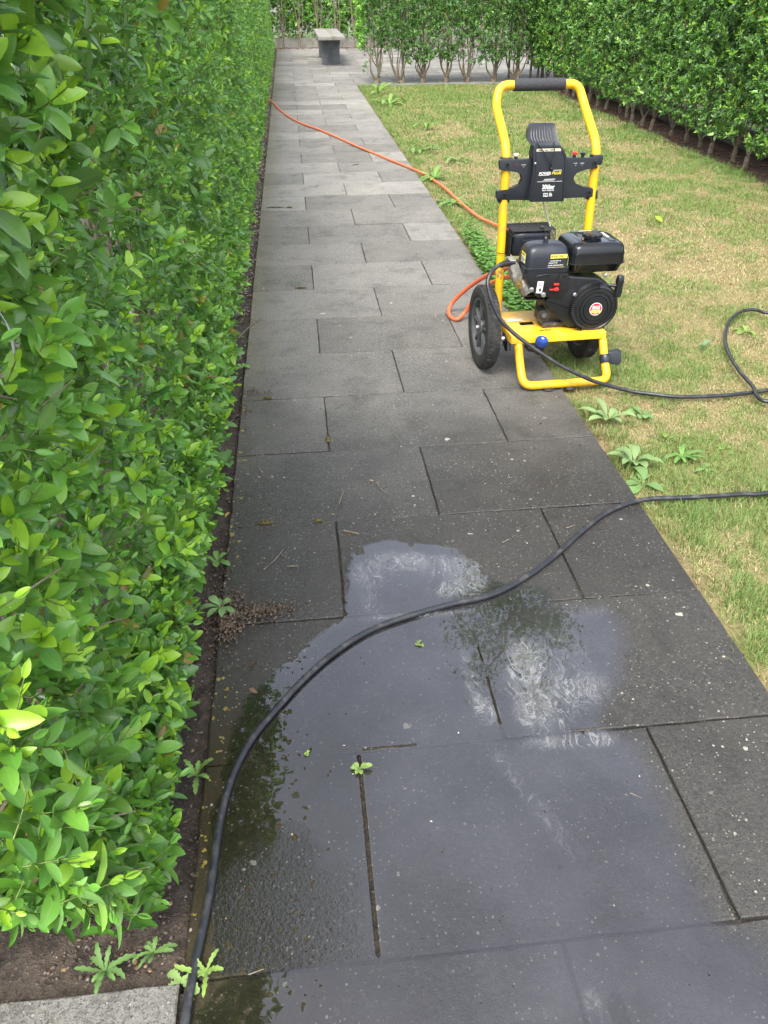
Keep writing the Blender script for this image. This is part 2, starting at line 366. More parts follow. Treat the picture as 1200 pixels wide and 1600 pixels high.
# ------------------------------------------------------------------ paving
Y0, RP = 2.604, .4021
PV, PF, PT = [], [], []
def slab(x0, x1, y0, y1, tone=None, z=0.0, tilt=None, V_=None, F_=None, T_=None, gap=.0020, th=.05, ch=.0022):
    V_ = PV if V_ is None else V_; F_ = PF if F_ is None else F_; T_ = PT if T_ is None else T_
    tone = tone or random.uniform(.74, 1.16); tx, ty = tilt or (random.gauss(0, .0030), random.gauss(0, .0036))
    dz = z+random.gauss(0, .0009); x0 += gap; x1 -= gap; y0 += gap; y1 -= gap; cx, cy = (x0+x1)/2, (y0+y1)/2
    near = cy < 4.5; st = .022 if near else .15
    ring = []
    for (a, b), (c, d) in (((x0, y0), (x1, y0)), ((x1, y0), (x1, y1)), ((x1, y1), (x0, y1)), ((x0, y1), (x0, y0))):
        n = max(2, int(max(abs(c-a), abs(d-b))/st))
        for k in range(n): t = k/n; ring.append((a+(c-a)*t, b+(d-b)*t))
    n = len(ring); base = len(V_); jit = .0009 if near else .0005
    zz = lambda x, y: dz+(x-cx)*tx+(y-cy)*ty
    nr = np.random.default_rng(int(abs(cx*1000+cy*77777))); J = nr.normal(0, jit, n); J = (J+np.roll(J, 1))*.8
    chip = np.where(nr.random(n) < (.05 if near else 0), nr.uniform(.002, .006, n), 0)
    out = []
    for i, (x, y) in enumerate(ring):
        dx, dy = cx-x, cy-y; s_ = J[i]+chip[i]
        ix = np.sign(dx)*(abs(abs(dx)-(x1-x0)/2) < 1e-6); iy = np.sign(dy)*(abs(abs(dy)-(y1-y0)/2) < 1e-6)
        out.append((x, y, ix, iy, s_))
    for x, y, ix, iy, s_ in out: px_, py_ = x+ix*(s_+ch), y+iy*(s_+ch); V_.append((px_, py_, zz(px_, py_)))
    for x, y, ix, iy, s_ in out: px_, py_ = x+ix*s_*.5, y+iy*s_*.5; V_.append((px_, py_, zz(px_, py_)-ch*.9))
    for x, y, ix, iy, s_ in out: V_.append((x, y, -th))
    T_ += [tone]*(3*n)
    F_.append(list(range(base, base+n)))
    for r_ in (0, 1):
        for k in range(n): a = base+r_*n+k; b = base+r_*n+(k+1) % n; F_.append([a, a+n, b+n, b])
def row_y(k): return Y0+RP*k
for k in range(-9, 44):
    y0, y1 = row_y(k), row_y(k+1)
    js = [0, .6, 1.2] if k % 2 == 0 else [0, .3, .9, 1.2]
    if k >= 25:
        js = js[:-1] if k % 2 else js
        x = 1.5 if k % 2 else 1.8
        while x < 5.2: js.append(x); x += .6
    for a, b in zip(js, js[1:]):
        a_ = a+(-.004 if a == 0 else 0)
        kw = {}
        if k == -5 and a == 0: kw = dict(tilt=(.001, -.002), z=-.0008, tone=.9); b -= .004
        if k == -5 and a == .3: kw = dict(z=-.001, tilt=(0.001, .002)); a_ = .3+.003
        if k == -6: kw = dict(z=-.0035, tilt=(.0005, .001))
        if k == -4 and a == 0: kw = dict(z=-.001, tilt=(.0, .002)); 
        if k == -4 and a == .6: kw = dict(z=.0006, tilt=(.002, .001))
        slab(a_, b, y0, y1, **kw)
    if k <= -6:
        KB = KB if 'KB' in globals() else ([], [], []); slab(-.61, -.006, y0, y1,   .62, .002, None, *KB); slab(-1.21, -.614, y0, y1, .6, .0, None, *KB)
me = bpy.data.meshes.new('paved_path'); me.from_pydata(PV, [], PF)
a = me.attributes.new('tone', 'FLOAT', 'POINT'); a.data.foreach_set('value', PT)
o = link_mesh('paved_path', me, M['slab']); tag(o, kind='structure')
me = bpy.data.meshes.new('side_paving'); me.from_pydata(KB[0], [], KB[1]); a = me.attributes.new('tone', 'FLOAT', 'POINT'); a.data.foreach_set('value', KB[2]); o = link_mesh('side_paving', me, M['dryslab']); tag(o, kind='structure')
bm = NB()
for (x0, x1, y0, y1) in ((.002, 1.198, -1.2, 12.65), (.002, 5.19, 12.66, 20.25), (-1.2, -.002, -1.2, .58)):
    nx_, ny_ = max(2, int((x1-x0)/.1)), max(2, int((y1-y0)/.1)); vs = {}
    for i in range(nx_+1):
        for j in range(ny_+1): vs[i, j] = bm.verts.new((x0+(x1-x0)*i/nx_, y0+(y1-y0)*j/ny_, -.0075+random.gauss(0, .0022)))
    for i in range(nx_):
        for j in range(ny_): bm.faces.new((vs[i, j], vs[i+1, j], vs[i+1, j+1], vs[i, j+1]))
o = obj('joint_sand', bm, M['joint']); tag(o, kind='structure')

# ------------------------------------------------------------------ standing water
poly = [(548, 866), (575, 852), (620, 846), (690, 850), (745, 880), (770, 908), (830, 903), (868, 915), (880, 938), (950, 940), (990, 975), (1000, 1010), (985, 1080), (955, 1128), (1010, 1142), (1050, 1230), (1090, 1320), (1135, 1425), (1230, 1450), (1290, 1700), (250, 1700), (290, 1580), (350, 1532), (380, 1530), (325, 1520), (322, 1400), (330, 1300), (345, 1200), (378, 1100), (430, 1045), (480, 1005), (535, 968)]
WP = np.array([at(x, y)[:2] for x, y in poly])
CS = .0045; gx, gy = np.meshgrid(np.arange(-.05, 1.35, CS), np.arange(.2, 1.85, CS))
def sdist(px_, py_, P):
    d = np.full(px_.shape, 1e9); ins = np.zeros(px_.shape, bool)
    for i in range(len(P)):
        a, b = P[i], P[(i+1) % len(P)]; ex, ey = b-a; wx, wy = px_-a[0], py_-a[1]; t = np.clip((wx*ex+wy*ey)/(ex*ex+ey*ey), 0, 1)
        d = np.minimum(d, np.hypot(wx-ex*t, wy-ey*t)); c = ((a[1] <= py_) != (b[1] <= py_)) & (px_ < a[0]+(py_-a[1])/(ey if ey else 1e-9)*ex); ins ^= c
    return np.where(ins, d, -d)
sd_ = sdist(gx, gy, WP)
fld = sd_+.055*(fbm(gx*16, gy*16, 40, 4)-.5)+.05*(fbm(gx*60, gy*60, 44, 3)-.52)
hole = fbm(gx*105, gy*105, 50, 2); left = sstep(.30, .16, gx); fld = np.minimum(fld, .012+(.74-.15*left-hole)*.09)   # grains that stand proud
fld = np.where((gx < .003) | (gx > 1.2), -1, fld)
for (jx, y0, y1) in ((.3005, .60, .985),): fld = np.where((abs(gx-jx) < .0040) & (gy > y0) & (gy < y1), -1, fld)
for (xa, xb, jy, w2) in ((.60, .66, .996, .004), (.74, .98, .999, .004), (.30, .42, .998, .003)): fld = np.where((abs(gy-jy) < .0032) & (gx > xa) & (gx < xb) & (fbm(gx*40, gy*5, 60, 1) > .3), -.01, fld)
fld = np.where((abs(gx-.6) < .0035) & (gy > 1.03) & (gy < 1.26) & (vnoise(gx*0, gy*16, 61) > .45), -.01, fld)
WV, WF, key = [], [], {}
ny_, nx_ = gx.shape
def wv(k_, p_):
    if k_ not in key: key[k_] = len(WV); WV.append(p_)
    return key[k_]
for j in range(ny_-1):
    fr = fld[j]; fr1 = fld[j+1]
    for i in range(nx_-1):
        c4 = (fr[i], fr[i+1], fr1[i+1], fr1[i]); 
        if max(c4) <= 0: continue
        cs = ((i, j), (i+1, j), (i+1, j+1), (i, j+1)); pl = []
        for q in range(4):
            a, b = c4[q], c4[(q+1) % 4]; ia, ib = cs[q], cs[(q+1) % 4]
            if a > 0: pl.append(wv(ia, (gx[0, ia[0]], gy[ia[1], 0])))
            if (a > 0) != (b > 0):
                t = a/(a-b); kk = (min(ia, ib), max(ia, ib)); pl.append(wv(kk, (gx[0, ia[0]]*(1-t)+gx[0, ib[0]]*t, gy[ia[1], 0]*(1-t)+gy[ib[1], 0]*t)))
        if len(pl) > 2: WF.append(pl)
WV = np.array(WV)
def gauss_px(lst):
    e = np.zeros(len(WV))
    for (x, y, sx, sy, a) in lst:
        p = at(x, y); e += a*np.exp(-((WV[:, 0]-p[0])/sx)**2-((WV[:, 1]-p[1])/sy)**2)
    return e
foam = gauss_px([(575, 900, .05, .05, .75), (620, 875, .07, .04, .8), (690, 885, .06, .04, .9), (735, 905, .04, .05, .9), (700, 920, .05, .04, .6), (580, 945, .03, .04, .5), (745, 880, .04, .03, .6),
                 (815, 1030, .03, .05, .95), (825, 1080, .04, .06, .95), (850, 1120, .05, .04, .8), (900, 1080, .09, .05, .55), (870, 1020, .1, .08, .3), (735, 1060, .015, .08, .6), (760, 1110, .02, .04, .7), (880, 1160, .07, .015, .9), (940, 1155, .03, .02, .6),
                 *[(768+q*15, 1170+q*19, .014+.002*q, .022, .26-.015*q) for q in range(10)], (650, 962, .15, .012, .6), (850, 1585, .05, .012, .25), (930, 1575, .015, .03, .4), (920, 955, .08, .03, .3)])
Vw = np.c_[WV, np.full(len(WV), .0022)]
me = bpy.data.meshes.new('puddle_water'); me.from_pydata(Vw.tolist(), [], WF)
Gx = (WV[:, 0]-gx[0, 0])/CS; Gy = (WV[:, 1]-gy[0, 0])/CS; i0 = np.clip(Gx.astype(int), 0, gx.shape[1]-2); j0 = np.clip(Gy.astype(int), 0, gx.shape[0]-2)
dep = sstep(-.002, .014+.06*sstep(.7, .85, WV[:, 0]), sdist(WV[:, 0], WV[:, 1], WP)+.03*(fbm(WV[:, 0]*16, WV[:, 1]*16, 40, 4)-.35))
a = me.attributes.new('dep', 'FLOAT', 'POINT'); a.data.foreach_set('value', dep.astype(np.float32))
a = me.attributes.new('foam', 'FLOAT', 'POINT'); a.data.foreach_set('value', foam.astype(np.float32))
for f in me.polygons: f.use_smooth = True
def water_m():
    s = NT('dirty_water'); s.t.nodes.remove(s.b)
    warp = s.n('TexNoise'); s.set(warp, 'Scale', 5.0); s.set(warp, 'Detail', 3.0); s.set(warp, 'Vector', s.tc.outputs['Object'])
    vm = s.n('VectorMath', operation='SCALE'); s.set(vm, 0, warp.outputs[1]); s.set(vm, 'Scale', .30)
    va = s.n('VectorMath', operation='ADD'); st_ = s.n('VectorMath', operation='MULTIPLY'); s.set(st_, 0, s.tc.outputs['Object']); s.set(st_, 1, (1.7, .62, 1.0)); s.set(va, 0, st_.outputs[0]); s.set(va, 1, vm.outputs[0])
    r1 = s.noise(6, 6, .6, va.outputs[0], 1.2); r = s.math('ABSOLUTE', s.math('SUBTRACT', r1, .5)); line = s.ramp(r, .022, .0); rb = s.math('ABSOLUTE', s.math('SUBTRACT', s.noise(15, 6, .6, va.outputs[0], 1.0), .5)); line = s.math('MAXIMUM', line, s.math('MULTIPLY', s.ramp(rb, .030, .0), .7))
    r2 = s.noise(8, 9, .70, va.outputs[0], .6); body = s.ramp(r2, .34, .70); env = s.attr('foam')
    f = s.math('MAXIMUM', s.math('MULTIPLY', line, s.ramp(env, .05, .6, 0, .48)), s.math('MULTIPLY', body, s.ramp(env, .05, .9, 0, .28)))
    f = s.math('MULTIPLY', f, s.ramp(s.noise(140, 3), .3, .55, .55, 1))
    rip = s.noise(22, 2, .5); sp_ = s.n('SeparateXYZ'); s.set(sp_, 0, s.tc.outputs['Object']); rz_ = s.math('MULTIPLY', s.ramp(sp_.outputs[0], .34, .26), s.ramp(s.math('ADD', sp_.outputs[1], s.math('MULTIPLY', s.noise(9, 4), .3)), .98, .86)); rz_ = s.math('MULTIPLY', rz_, s.ramp(sp_.outputs[1], .590, .600)); n1_ = s.bump(rip, .025, .004); nb_ = s.n('Bump'); s.set(nb_, 'Strength', s.math('MULTIPLY', rz_, .38)); s.set(nb_, 'Distance', .004); s.set(nb_, 'Height', s.noise(170, 3, .6)); s.set(nb_, 'Normal', n1_); nrm = nb_.outputs[0]
    tr = s.n('BsdfTransparent'); gl = s.n('BsdfGlossy'); s.set(gl, 'Roughness', .015); s.set(gl, 'Normal', nrm); s.set(gl, 'Color', (.97, .97, 1, 1))
    fr = s.n('Fresnel'); s.set(fr, 'IOR', 2.0); s.set(fr, 'Normal', nrm)
    silt = s.n('BsdfDiffuse'); s.set(silt, 0, (.26, .26, .30, 1)); m0 = s.n('MixShader'); s.set(m0, 0, s.math('MULTIPLY', s.ramp(s.noise(6, 4), .25, .75, .02, .09), s.ramp(sp_.outputs[0], .12, .45, .12, 1))); s.t.links.new(tr.outputs[0], m0.inputs[1]); s.t.links.new(silt.outputs[0], m0.inputs[2])
    m1 = s.n('MixShader'); s.set(m1, 0, fr.outputs[0]); s.t.links.new(m0.outputs[0], m1.inputs[1]); s.t.links.new(gl.outputs[0], m1.inputs[2])
    fo = s.n('BsdfDiffuse'); s.set(fo, 0, (.40, .41, .41, 1)); m2 = s.n('MixShader'); s.set(m2, 0, f); s.t.links.new(m1.outputs[0], m2.inputs[1]); s.t.links.new(fo.outputs[0], m2.inputs[2])
    m3 = s.n('MixShader'); s.set(m3, 0, s.attr('dep')); s.t.links.new(tr.outputs[0], m3.inputs[1]); s.t.links.new(m2.outputs[0], m3.inputs[2]); s.t.links.new(m3.outputs[0], s.out.inputs[0]); return s.m
o = link_mesh('puddle_water', me, water_m()); tag(o, kind='structure')

# ------------------------------------------------------------------ leaves
def leaf_tpl(lod, wd=.46, fold=.16, curl=.18):
    if lod == 0: ts = np.array([0, .10, .28, .52, .76, .92, 1.0]); ws = np.array([0, .50, .90, 1.0, .80, .40, 0])
    elif lod == 1: ts = np.array([0, .35, .75, 1.0]); ws = np.array([0, 1.0, .7, 0])
    else: ts = np.array([0, .45, 1.0]); ws = np.array([0, 1.0, 0])
    V_, rib, F3, F4 = [], [], [], []
    mid = []; lf = []; rt = []
    for t, w_ in zip(ts, ws):
        zc = -curl*t*t
        mid.append(len(V_)); V_.append((t, 0, zc)); rib.append(1.0)
        if w_ > 0:
            lf.append(len(V_)); V_.append((t, w_*wd/2, zc+fold*w_*wd)); rib.append(0)
            rt.append(len(V_)); V_.append((t, -w_*wd/2, zc+fold*w_*wd)); rib.append(0)
    n = len(lf)
    if lod == 2: return np.array(V_), np.array(rib), np.array([[0, rt[0], mid[2]], [0, mid[2], lf[0]]]), None
    for k in range(n+1):
        a, b = mid[k], mid[k+1]
        if k == 0: F3 += [[a, rt[0], b], [a, b, lf[0]]]
        elif k == n: F3 += [[a, rt[-1], b], [a, b, lf[-1]]]
        else: F4 += [[a, rt[k-1], rt[k], b], [a, b, lf[k], lf[k-1]]]
    return np.array(V_), np.array(rib), np.array(F3), np.array(F4)
def nrmz(a): return a/np.maximum(np.linalg.norm(a, axis=-1, keepdims=True), 1e-9)
class Leaves:
    def __init__(s, lod, **k): s.t = leaf_tpl(lod, **k); s.P, s.A, s.N, s.S, s.C, s.W = [], [], [], [], [], []
    def add(s, P, A, N, S_, C_, W=None): s.P.append(P); s.A.append(A); s.N.append(N); s.S.append(S_); s.C.append(C_); s.W.append(np.ones(len(P)) if W is None else W)
    def build(s, name, mat, parent=None):
        P, A, N, S_, C_, W = [np.concatenate(q) for q in (s.P, s.A, s.N, s.S, s.C, s.W)]
        kp = np.linalg.norm(P-CP, axis=1) > .68; P, A, N, S_, C_, W = P[kp], A[kp], N[kp], S_[kp], C_[kp], W[kp]
        A = nrmz(A); B = nrmz(np.cross(N, A)); N = np.cross(A, B)
        T, rib, F3, F4 = s.t; n = len(P); k = len(T)
        V_ = P[:, None]+S_[:, None, None]*(A[:, None]*T[None, :, 0:1]+(B*W[:, None])[:, None]*T[None, :, 1:2]+N[:, None]*T[None, :, 2:3])
        off = (np.arange(n)*k)[:, None, None]; F = [(F3[None]+off).reshape(-1, 3)]
        if F4 is not None: F.append((F4[None]+off).reshape(-1, 4))
        return arr_mesh(name, V_.reshape(-1, 3), F, mat, parent, {'rib': np.tile(rib, n)}, True, np.repeat(C_, k, 0))
def tubes_np(name, A, B, r0, r1, mat, parent=None, seg=4):
    n = len(A); D = nrmz(B-A); U_ = nrmz(np.cross(D, np.array([.3, .5, .81]))); W_ = np.cross(D, U_)
    V_ = []
    for P, r in ((A, r0), (B, r1)):
        for k in range(seg):
            a = 2*pi*k/seg; V_.append(P+(U_*cos(a)+W_*sin(a))*np.reshape(r, (-1, 1)))
    V_ = np.stack(V_, 1).reshape(-1, 3); off = (np.arange(n)*2*seg)[:, None]
    F = np.concatenate([off+np.array([[k, (k+1) % seg, seg+(k+1) % seg, seg+k]]) for k in range(seg)])
    return arr_mesh(name, V_, [F], mat, parent)
DARK = np.array([.036, .125, .026]); MIDC = np.array([.150, .400, .045]); TIP = np.array([.36, .64, .03]); BLUE = np.array([.060, .170, .060])
def shoots(lv, tw, P, D, npair, sp, size, tipc=TIP, tipamt=1.0, base=(DARK, MIDC), sizevar=.25):
    """leafy shoots: opposite leaf pairs, smaller and paler at the tip"""
    n = len(P); D = nrmz(D); Q = nrmz(np.cross(D, rng.normal(size=(n, 3)))); Q2 = np.cross(D, Q)
    shade = rng.random((n, 1)); young = (rng.random(n) < .38)[:, None]*tipamt
    bend = rng.normal(0, .25, (n, 3))+np.array([0, 0, .25])
    sz = size*(1+rng.normal(0, sizevar, n).clip(-.45, .6)); pos = P.copy(); prev = P.copy(); dd = D.copy()
    for k in range(npair):
        t = k/max(1, npair-1)
        qa = Q if k % 2 == 0 else Q2; phi = np.radians(72-46*t)+rng.normal(0, .18, n)
        s_ = sz*(.72+.75*t*(1-t)*1.6-.38*max(0, t-.6)/.4)
        for sg in (1, -1):
            ax = dd*np.cos(phi)[:, None]+qa*sg*np.sin(phi)[:, None]+rng.normal(0, .16, (n, 3)); ax[:, 2] += .05
            nn = dd*np.sin(phi)[:, None]-qa*sg*np.cos(phi)[:, None]+rng.normal(0, .22, (n, 3))+np.array([0, -.15, .45])
            c = base[0]*(1-shade)+base[1]*shade; c = c*(1-.35*rng.random((n, 1)))+BLUE*.35*rng.random((n, 1))
            ta = (young*sstep(.35, 1.0, t)+.22*t*tipamt)*np.ones((n, 1)); ta = np.clip(ta*(0.7+.5*rng.random((n, 1))), 0, 1); c = c*(1-ta)+tipc*ta
            br = rng.random((n, 1)) < .012; c = np.where(br, np.array([.34, .22, .05])*(.6+.6*rng.random((n, 1))), c)
            lv.add(pos.copy(), ax, nn, s_*(1+rng.normal(0, .12, n)), c, .85+.3*rng.random(n))
        nx = pos+dd*sp*sz[:, None]/size
        if tw is not None: tw.append((pos.copy(), nx.copy()))
        pos = nx; dd = nrmz(dd+bend*.10)
    for sg in (1, -1):   # closed pair at the very tip
        lv.add(pos.copy(), dd+Q*sg*.18, Q*sg+rng.normal(0, .1, (n, 3)), sz*.42, (MIDC*(1-.8*young)+TIP*.8*young), np.full(n, .8))
def stem_fan(bm, base, h, n, spread, r, up=True, rs=None, lean=(0, 0)):
    rs = rs or random
    b = Vector(base)
    fork = b+Vector((rs.gauss(0, .01), rs.gauss(0, .01), h*rs.uniform(.06, .14)))
    tube(bm, catmull([b-Vector((0, 0, .03)), (b+fork)/2+Vector((rs.gauss(0, .004), rs.gauss(0, .004), 0)), fork], 3), [r*1.5, r*1.25, r*1.15, r*1.1, r*1.05, r*1.05, r*1.0], 7)
    for k in range(n):
        a = 2*pi*k/n+rs.uniform(-.5, .5); sp = spread*rs.uniform(.5, 1.1); rr = r*rs.uniform(.35, .62)
        e = fork+Vector((cos(a)*sp+lean[0], sin(a)*sp*.6+lean[1], (h-.1)*rs.uniform(.8, 1.05))); j_ = spread*.12; m1 = fork+(e-fork)*.3+Vector((cos(a)*sp*.22+rs.gauss(0, j_), sin(a)*sp*.15+rs.gauss(0, j_), 0)); m2 = fork+(e-fork)*.62+Vector((cos(a)*sp*.12+rs.gauss(0, j_), rs.gauss(0, j_), 0))
        pts = catmull([fork, m1, m2, e], 4); nn = len(pts); tube(bm, pts, [rr*(1-.65*i/nn) for i in range(nn)], 5)

# ---- left hedge (big leaves close to the camera)
hl = empty('privet_hedge', (-.4, .6, 0)); tag(hl, 'tall glossy green privet hedge filling the left side of the photo beside the paving', 'hedge')
hl.location = (0, 0, 0)
def face_x(y, z): return -.018-.050*sstep(.1, .5, z)+.09*sstep(.8, 2.1, z)+.05*(fbm(y*2.2, z*2.2, 70, 3)-.5)*2*sstep(.05, .4, z)
def hedge_shoots(lv, tw, y0, y1, z0, z1, dens, npair, sp, size, depth, inner=.5, xoff=0, **k):
    y0 = max(y0, .57); n = int((y1-y0)*(z1-z0)*dens); y = rng.uniform(y0, y1, n); z = rng.uniform(z0, z1, n)
    zb = .0+.22*sstep(.70, .58, y)+.03*fbm(y*4, y*0, 3); keep = z > zb; y, z, zb = y[keep], z[keep], zb[keep]; n = len(y)
    d = rng.random(n)**1.5*depth; x = face_x(y, z)+xoff-d-.035
    D = np.stack([.85-.7*rng.random(n), rng.normal(-.12, .45, n), .45+rng.normal(0, .45, n)], 1)
    D[:, 2] = np.where(z < zb+.15, D[:, 2]-.35, D[:, 2])
    P = np.stack([x, y, z], 1)-nrmz(D)*sp*npair*.7
    shoots(lv, tw, P, D, npair, sp, size, **k)
tw = []
A_ = Leaves(0, fold=.20, curl=.22); hedge_shoots(A_, tw, .30, 1.5, .05, 1.75, 430, 5, .015, .042, .16, sizevar=.25)
hedge_shoots(A_, tw, .30, 1.5, .05, 1.75, 240, 4, .016, .044, .04, sizevar=.2)
hedge_shoots(A_, tw, .70, 1.3, .0, .20, 1300, 4, .013, .037, .34, sizevar=.2)
hedge_shoots(A_, tw, .62, .85, .02, .22, 1200, 4, .013, .038, .38, sizevar=.2)
hedge_shoots(A_, tw, .74, 3.0, .0, .22, 1000, 4, .013, .040, .07)
hedge_shoots(A_, tw, 1.5, 3.0, .03, 1.8, 520, 5, .013, .037, .16)
A_.build('foliage', M['leaf'], hl)
B_ = Leaves(1, fold=.20, curl=.2); hedge_shoots(B_, None, 3.0, 14.0, .0, .25, 420, 4, .013, .036, .06); hedge_shoots(B_, tw, 3.0, 6.0, .03, 1.75, 420, 5, .013, .038, .14); hedge_shoots(B_, None, 6.0, 20.0, .02, 1.7, 300, 4, .014, .040, .12)
# deep interior leaves, coloured darker to imitate the shade inside, and top
n = 16000; yy = rng.uniform(.64, 14, n); P = np.stack([rng.uniform(-.55, -.20, n), yy, rng.uniform(.05, 2.15, n)], 1); P[:, 0] += .12*sstep(.5, 2.1, P[:, 2])
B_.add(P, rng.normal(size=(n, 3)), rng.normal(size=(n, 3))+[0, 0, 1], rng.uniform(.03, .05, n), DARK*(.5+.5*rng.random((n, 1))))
n = 9000; P = np.stack([rng.uniform(-.75, .02, n), rng.uniform(.6, 20, n), rng.uniform(1.8, 2.2, n)], 1); B_.add(P, rng.normal(size=(n, 3)), rng.normal(size=(n, 3))+[0, 0, 2], rng.uniform(.035, .055, n), MIDC*(.7+.6*rng.random((n, 1))))
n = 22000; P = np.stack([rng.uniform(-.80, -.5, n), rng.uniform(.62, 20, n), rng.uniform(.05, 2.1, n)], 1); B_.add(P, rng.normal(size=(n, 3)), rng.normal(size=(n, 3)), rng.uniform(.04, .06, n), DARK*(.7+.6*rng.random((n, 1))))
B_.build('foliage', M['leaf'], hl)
TA = np.concatenate([a for a, b in tw]); TB = np.concatenate([b for a, b in tw])
tubes_np('twigs', TA, TB, np.full(len(TA), .0013), np.full(len(TA), .0010), simple('green_twig', (.15, .20, .05), .6, 0, .3, 60), hl, 3)
rs = random.Random(5); yy = .62
while yy < 14:
    bm = NB(); stem_fan(bm, (-.34+rs.uniform(-.04, .04), yy, -.02), 1.8, 5, .16, .014, rs=rs); obj('trunk', bm, M['bark'], hl); yy += rs.uniform(.28, .36) if yy < 4 else .6
for (p, q, r) in (((-.15, .62, .93), (-.08, .86, 1.02), .0028), ((-.17, .72, .98), (-.07, .80, .90), .002), ((-.20, .75, .78), (-.07, 1.0, .83), .0022), ((-.25, .5, .88), (-.14, .6, 1.15), .004), ((-.2, 1.0, .85), (-.09, 1.25, .95), .0018), ((-.2, .95, .62), (-.08, 1.1, .68), .0018), ((-.25, .6, .3), (-.12, .9, .38), .005), ((-.28, .45, .7), (-.2, .52, 1.2), .006))+tuple(((face_x(y, z)-.11, y, z), (face_x(y, z)+.0, y+rs.uniform(-.12, .16), z+rs.uniform(-.03, .14)), rs.uniform(.0012, .0026)) for y, z in [(rs.uniform(.65, 2.6), rs.uniform(.15, 1.1)) for _ in range(16)]):
    bm = NB(); p, q = Vector(p), Vector(q); md = (p+q)/2+Vector((rs.gauss(0, .01), rs.gauss(0, .01), rs.gauss(0, .01))); tube(bm, catmull([p, md, q], 5), [r, r*.95, r*.92, r*.88, r*.84, r*.8, r*.74, r*.68, r*.6, r*.5, r*.4], 6); obj('bare_twig', bm, M['bark'], hl)

# ---- right hedge
hr = empty('privet_hedge', (3.9, 8, 0)); tag(hr, 'clipped dark green hedge along the right edge of the lawn, bare stems below', 'hedge'); hr.location = (0, 0, 0)
C_ = Leaves(1, fold=.2, curl=.2, wd=.5)
def plane_shoots(lv, tw, org, eu, ez, en, n, size, depth, npair=4, zmin=None, keepf=None, **k):
    a = rng.random(n); b = rng.random(n); d = rng.random(n)**1.4*depth
    org, eu, ez, en = [np.array(q, float) for q in (org, eu, ez, en)]
    bmp = .04*(fbm(a*np.linalg.norm(eu)*2.5, b*np.linalg.norm(ez)*2.5, 91, 3)-.5)*2
    P = org+eu*a[:, None]+ez*b[:, None]+en*(bmp-d)[:, None]
    if zmin is not None: kp = P[:, 2] > zmin(a, P); P = P[kp]
    if keepf is not None: kp = keepf(P); P = P[kp]
    n = len(P); D = en*(.8-.6*rng.random((n, 1)))+rng.normal(0, .38, (n, 3))+np.array([0, 0, .55])
    shoots(lv, tw, P, D, npair, size*.36, size, **k)
zr = lambda a, P: .10+.17*fbm(P[:, 1]*3, P[:, 1]*0, 95, 2)
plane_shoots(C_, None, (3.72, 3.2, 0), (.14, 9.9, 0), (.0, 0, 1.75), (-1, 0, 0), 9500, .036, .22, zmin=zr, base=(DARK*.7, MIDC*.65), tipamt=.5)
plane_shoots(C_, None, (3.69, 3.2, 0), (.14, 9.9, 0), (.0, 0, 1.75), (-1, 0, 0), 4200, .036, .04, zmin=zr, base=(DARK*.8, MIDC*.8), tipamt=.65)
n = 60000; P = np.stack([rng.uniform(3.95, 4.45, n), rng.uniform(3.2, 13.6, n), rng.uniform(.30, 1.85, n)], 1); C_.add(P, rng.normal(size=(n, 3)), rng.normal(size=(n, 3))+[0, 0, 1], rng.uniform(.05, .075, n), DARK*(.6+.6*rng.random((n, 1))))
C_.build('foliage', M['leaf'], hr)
yy = 3.3; rs = random.Random(9)
while yy < 12.9:
    bm = NB(); stem_fan(bm, (3.88+.014*(yy-3.2)+rs.uniform(-.05, .05), yy, -.02), .75, rs.randint(3, 5), .17, .019, rs=rs); obj('trunk', bm, M['bark'], hr); yy += rs.uniform(.25, .36)
bw = NB(); box(bw, (4.34, 8.0, .03), (.05, 10.6, .24), .004); o = obj('edging_board', bw, M['board']); tag(o, 'long grey concrete gravel board standing behind the stems of the right hedge', 'board')
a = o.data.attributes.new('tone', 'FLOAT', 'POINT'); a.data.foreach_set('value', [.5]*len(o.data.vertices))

# ---- hedge at the end of the lawn
hm = empty('privet_hedge'); tag(hm, 'see-through trimmed hedge across the end of the lawn on a row of forked bare stems', 'hedge')
D_ = Leaves(1, fold=.2, curl=.2, wd=.5); stems = [1.50, 1.88, 2.19, 2.54, 2.86, 3.26, 3.60]
def mz(a, P): 
    x = P[:, 0]; d = np.min(np.abs(x[:, None]-np.array(stems+[1.2, 4.0])[None]), 1); return .21+.25*d+.07*fbm(x*7, x*0, 97, 2)-.12*sstep(1.5, 1.3, x)
def mk(P): return fbm(P[:, 0]*3.2, P[:, 2]*3.2, 101, 3)+rng.normal(0, .05, len(P)) > .35
plane_shoots(D_, None, (1.30, 12.72, 0), (2.9, 0, 0), (0, 0, 1.95), (0, -1, 0), 7500, .034, .20, zmin=mz, keepf=mk, base=(DARK*.75, MIDC*.55), tipamt=.2)
plane_shoots(D_, None, (1.34, 13.22, 0), (2.9, 0, 0), (0, 0, 1.95), (0, 1, 0), 3500, .036, .20, zmin=mz, keepf=mk, base=(DARK*.8, MIDC*.6), tipamt=.5)
plane_shoots(D_, None, (1.27, 12.75, 0), (0, .5, 0), (0, 0, 1.95), (-1, 0, 0), 500, .042, .08, zmin=lambda a, P: .42, base=(MIDC, MIDC*1.3), tipamt=1.3)  # sunlight painted in: end leaves coloured brighter than the shaded front
D_.build('foliage', M['leaf'], hm)
rs = random.Random(3)
for sx in stems:
    bm = NB(); stem_fan(bm, (sx, 12.84, -.02), .62, 6, .20, .026, rs=rs); stem_fan(bm, (sx+.02, 12.86, -.02), 1.7, 3, .12, .024, rs=rs); obj('trunk', bm, M['bark'], hm)
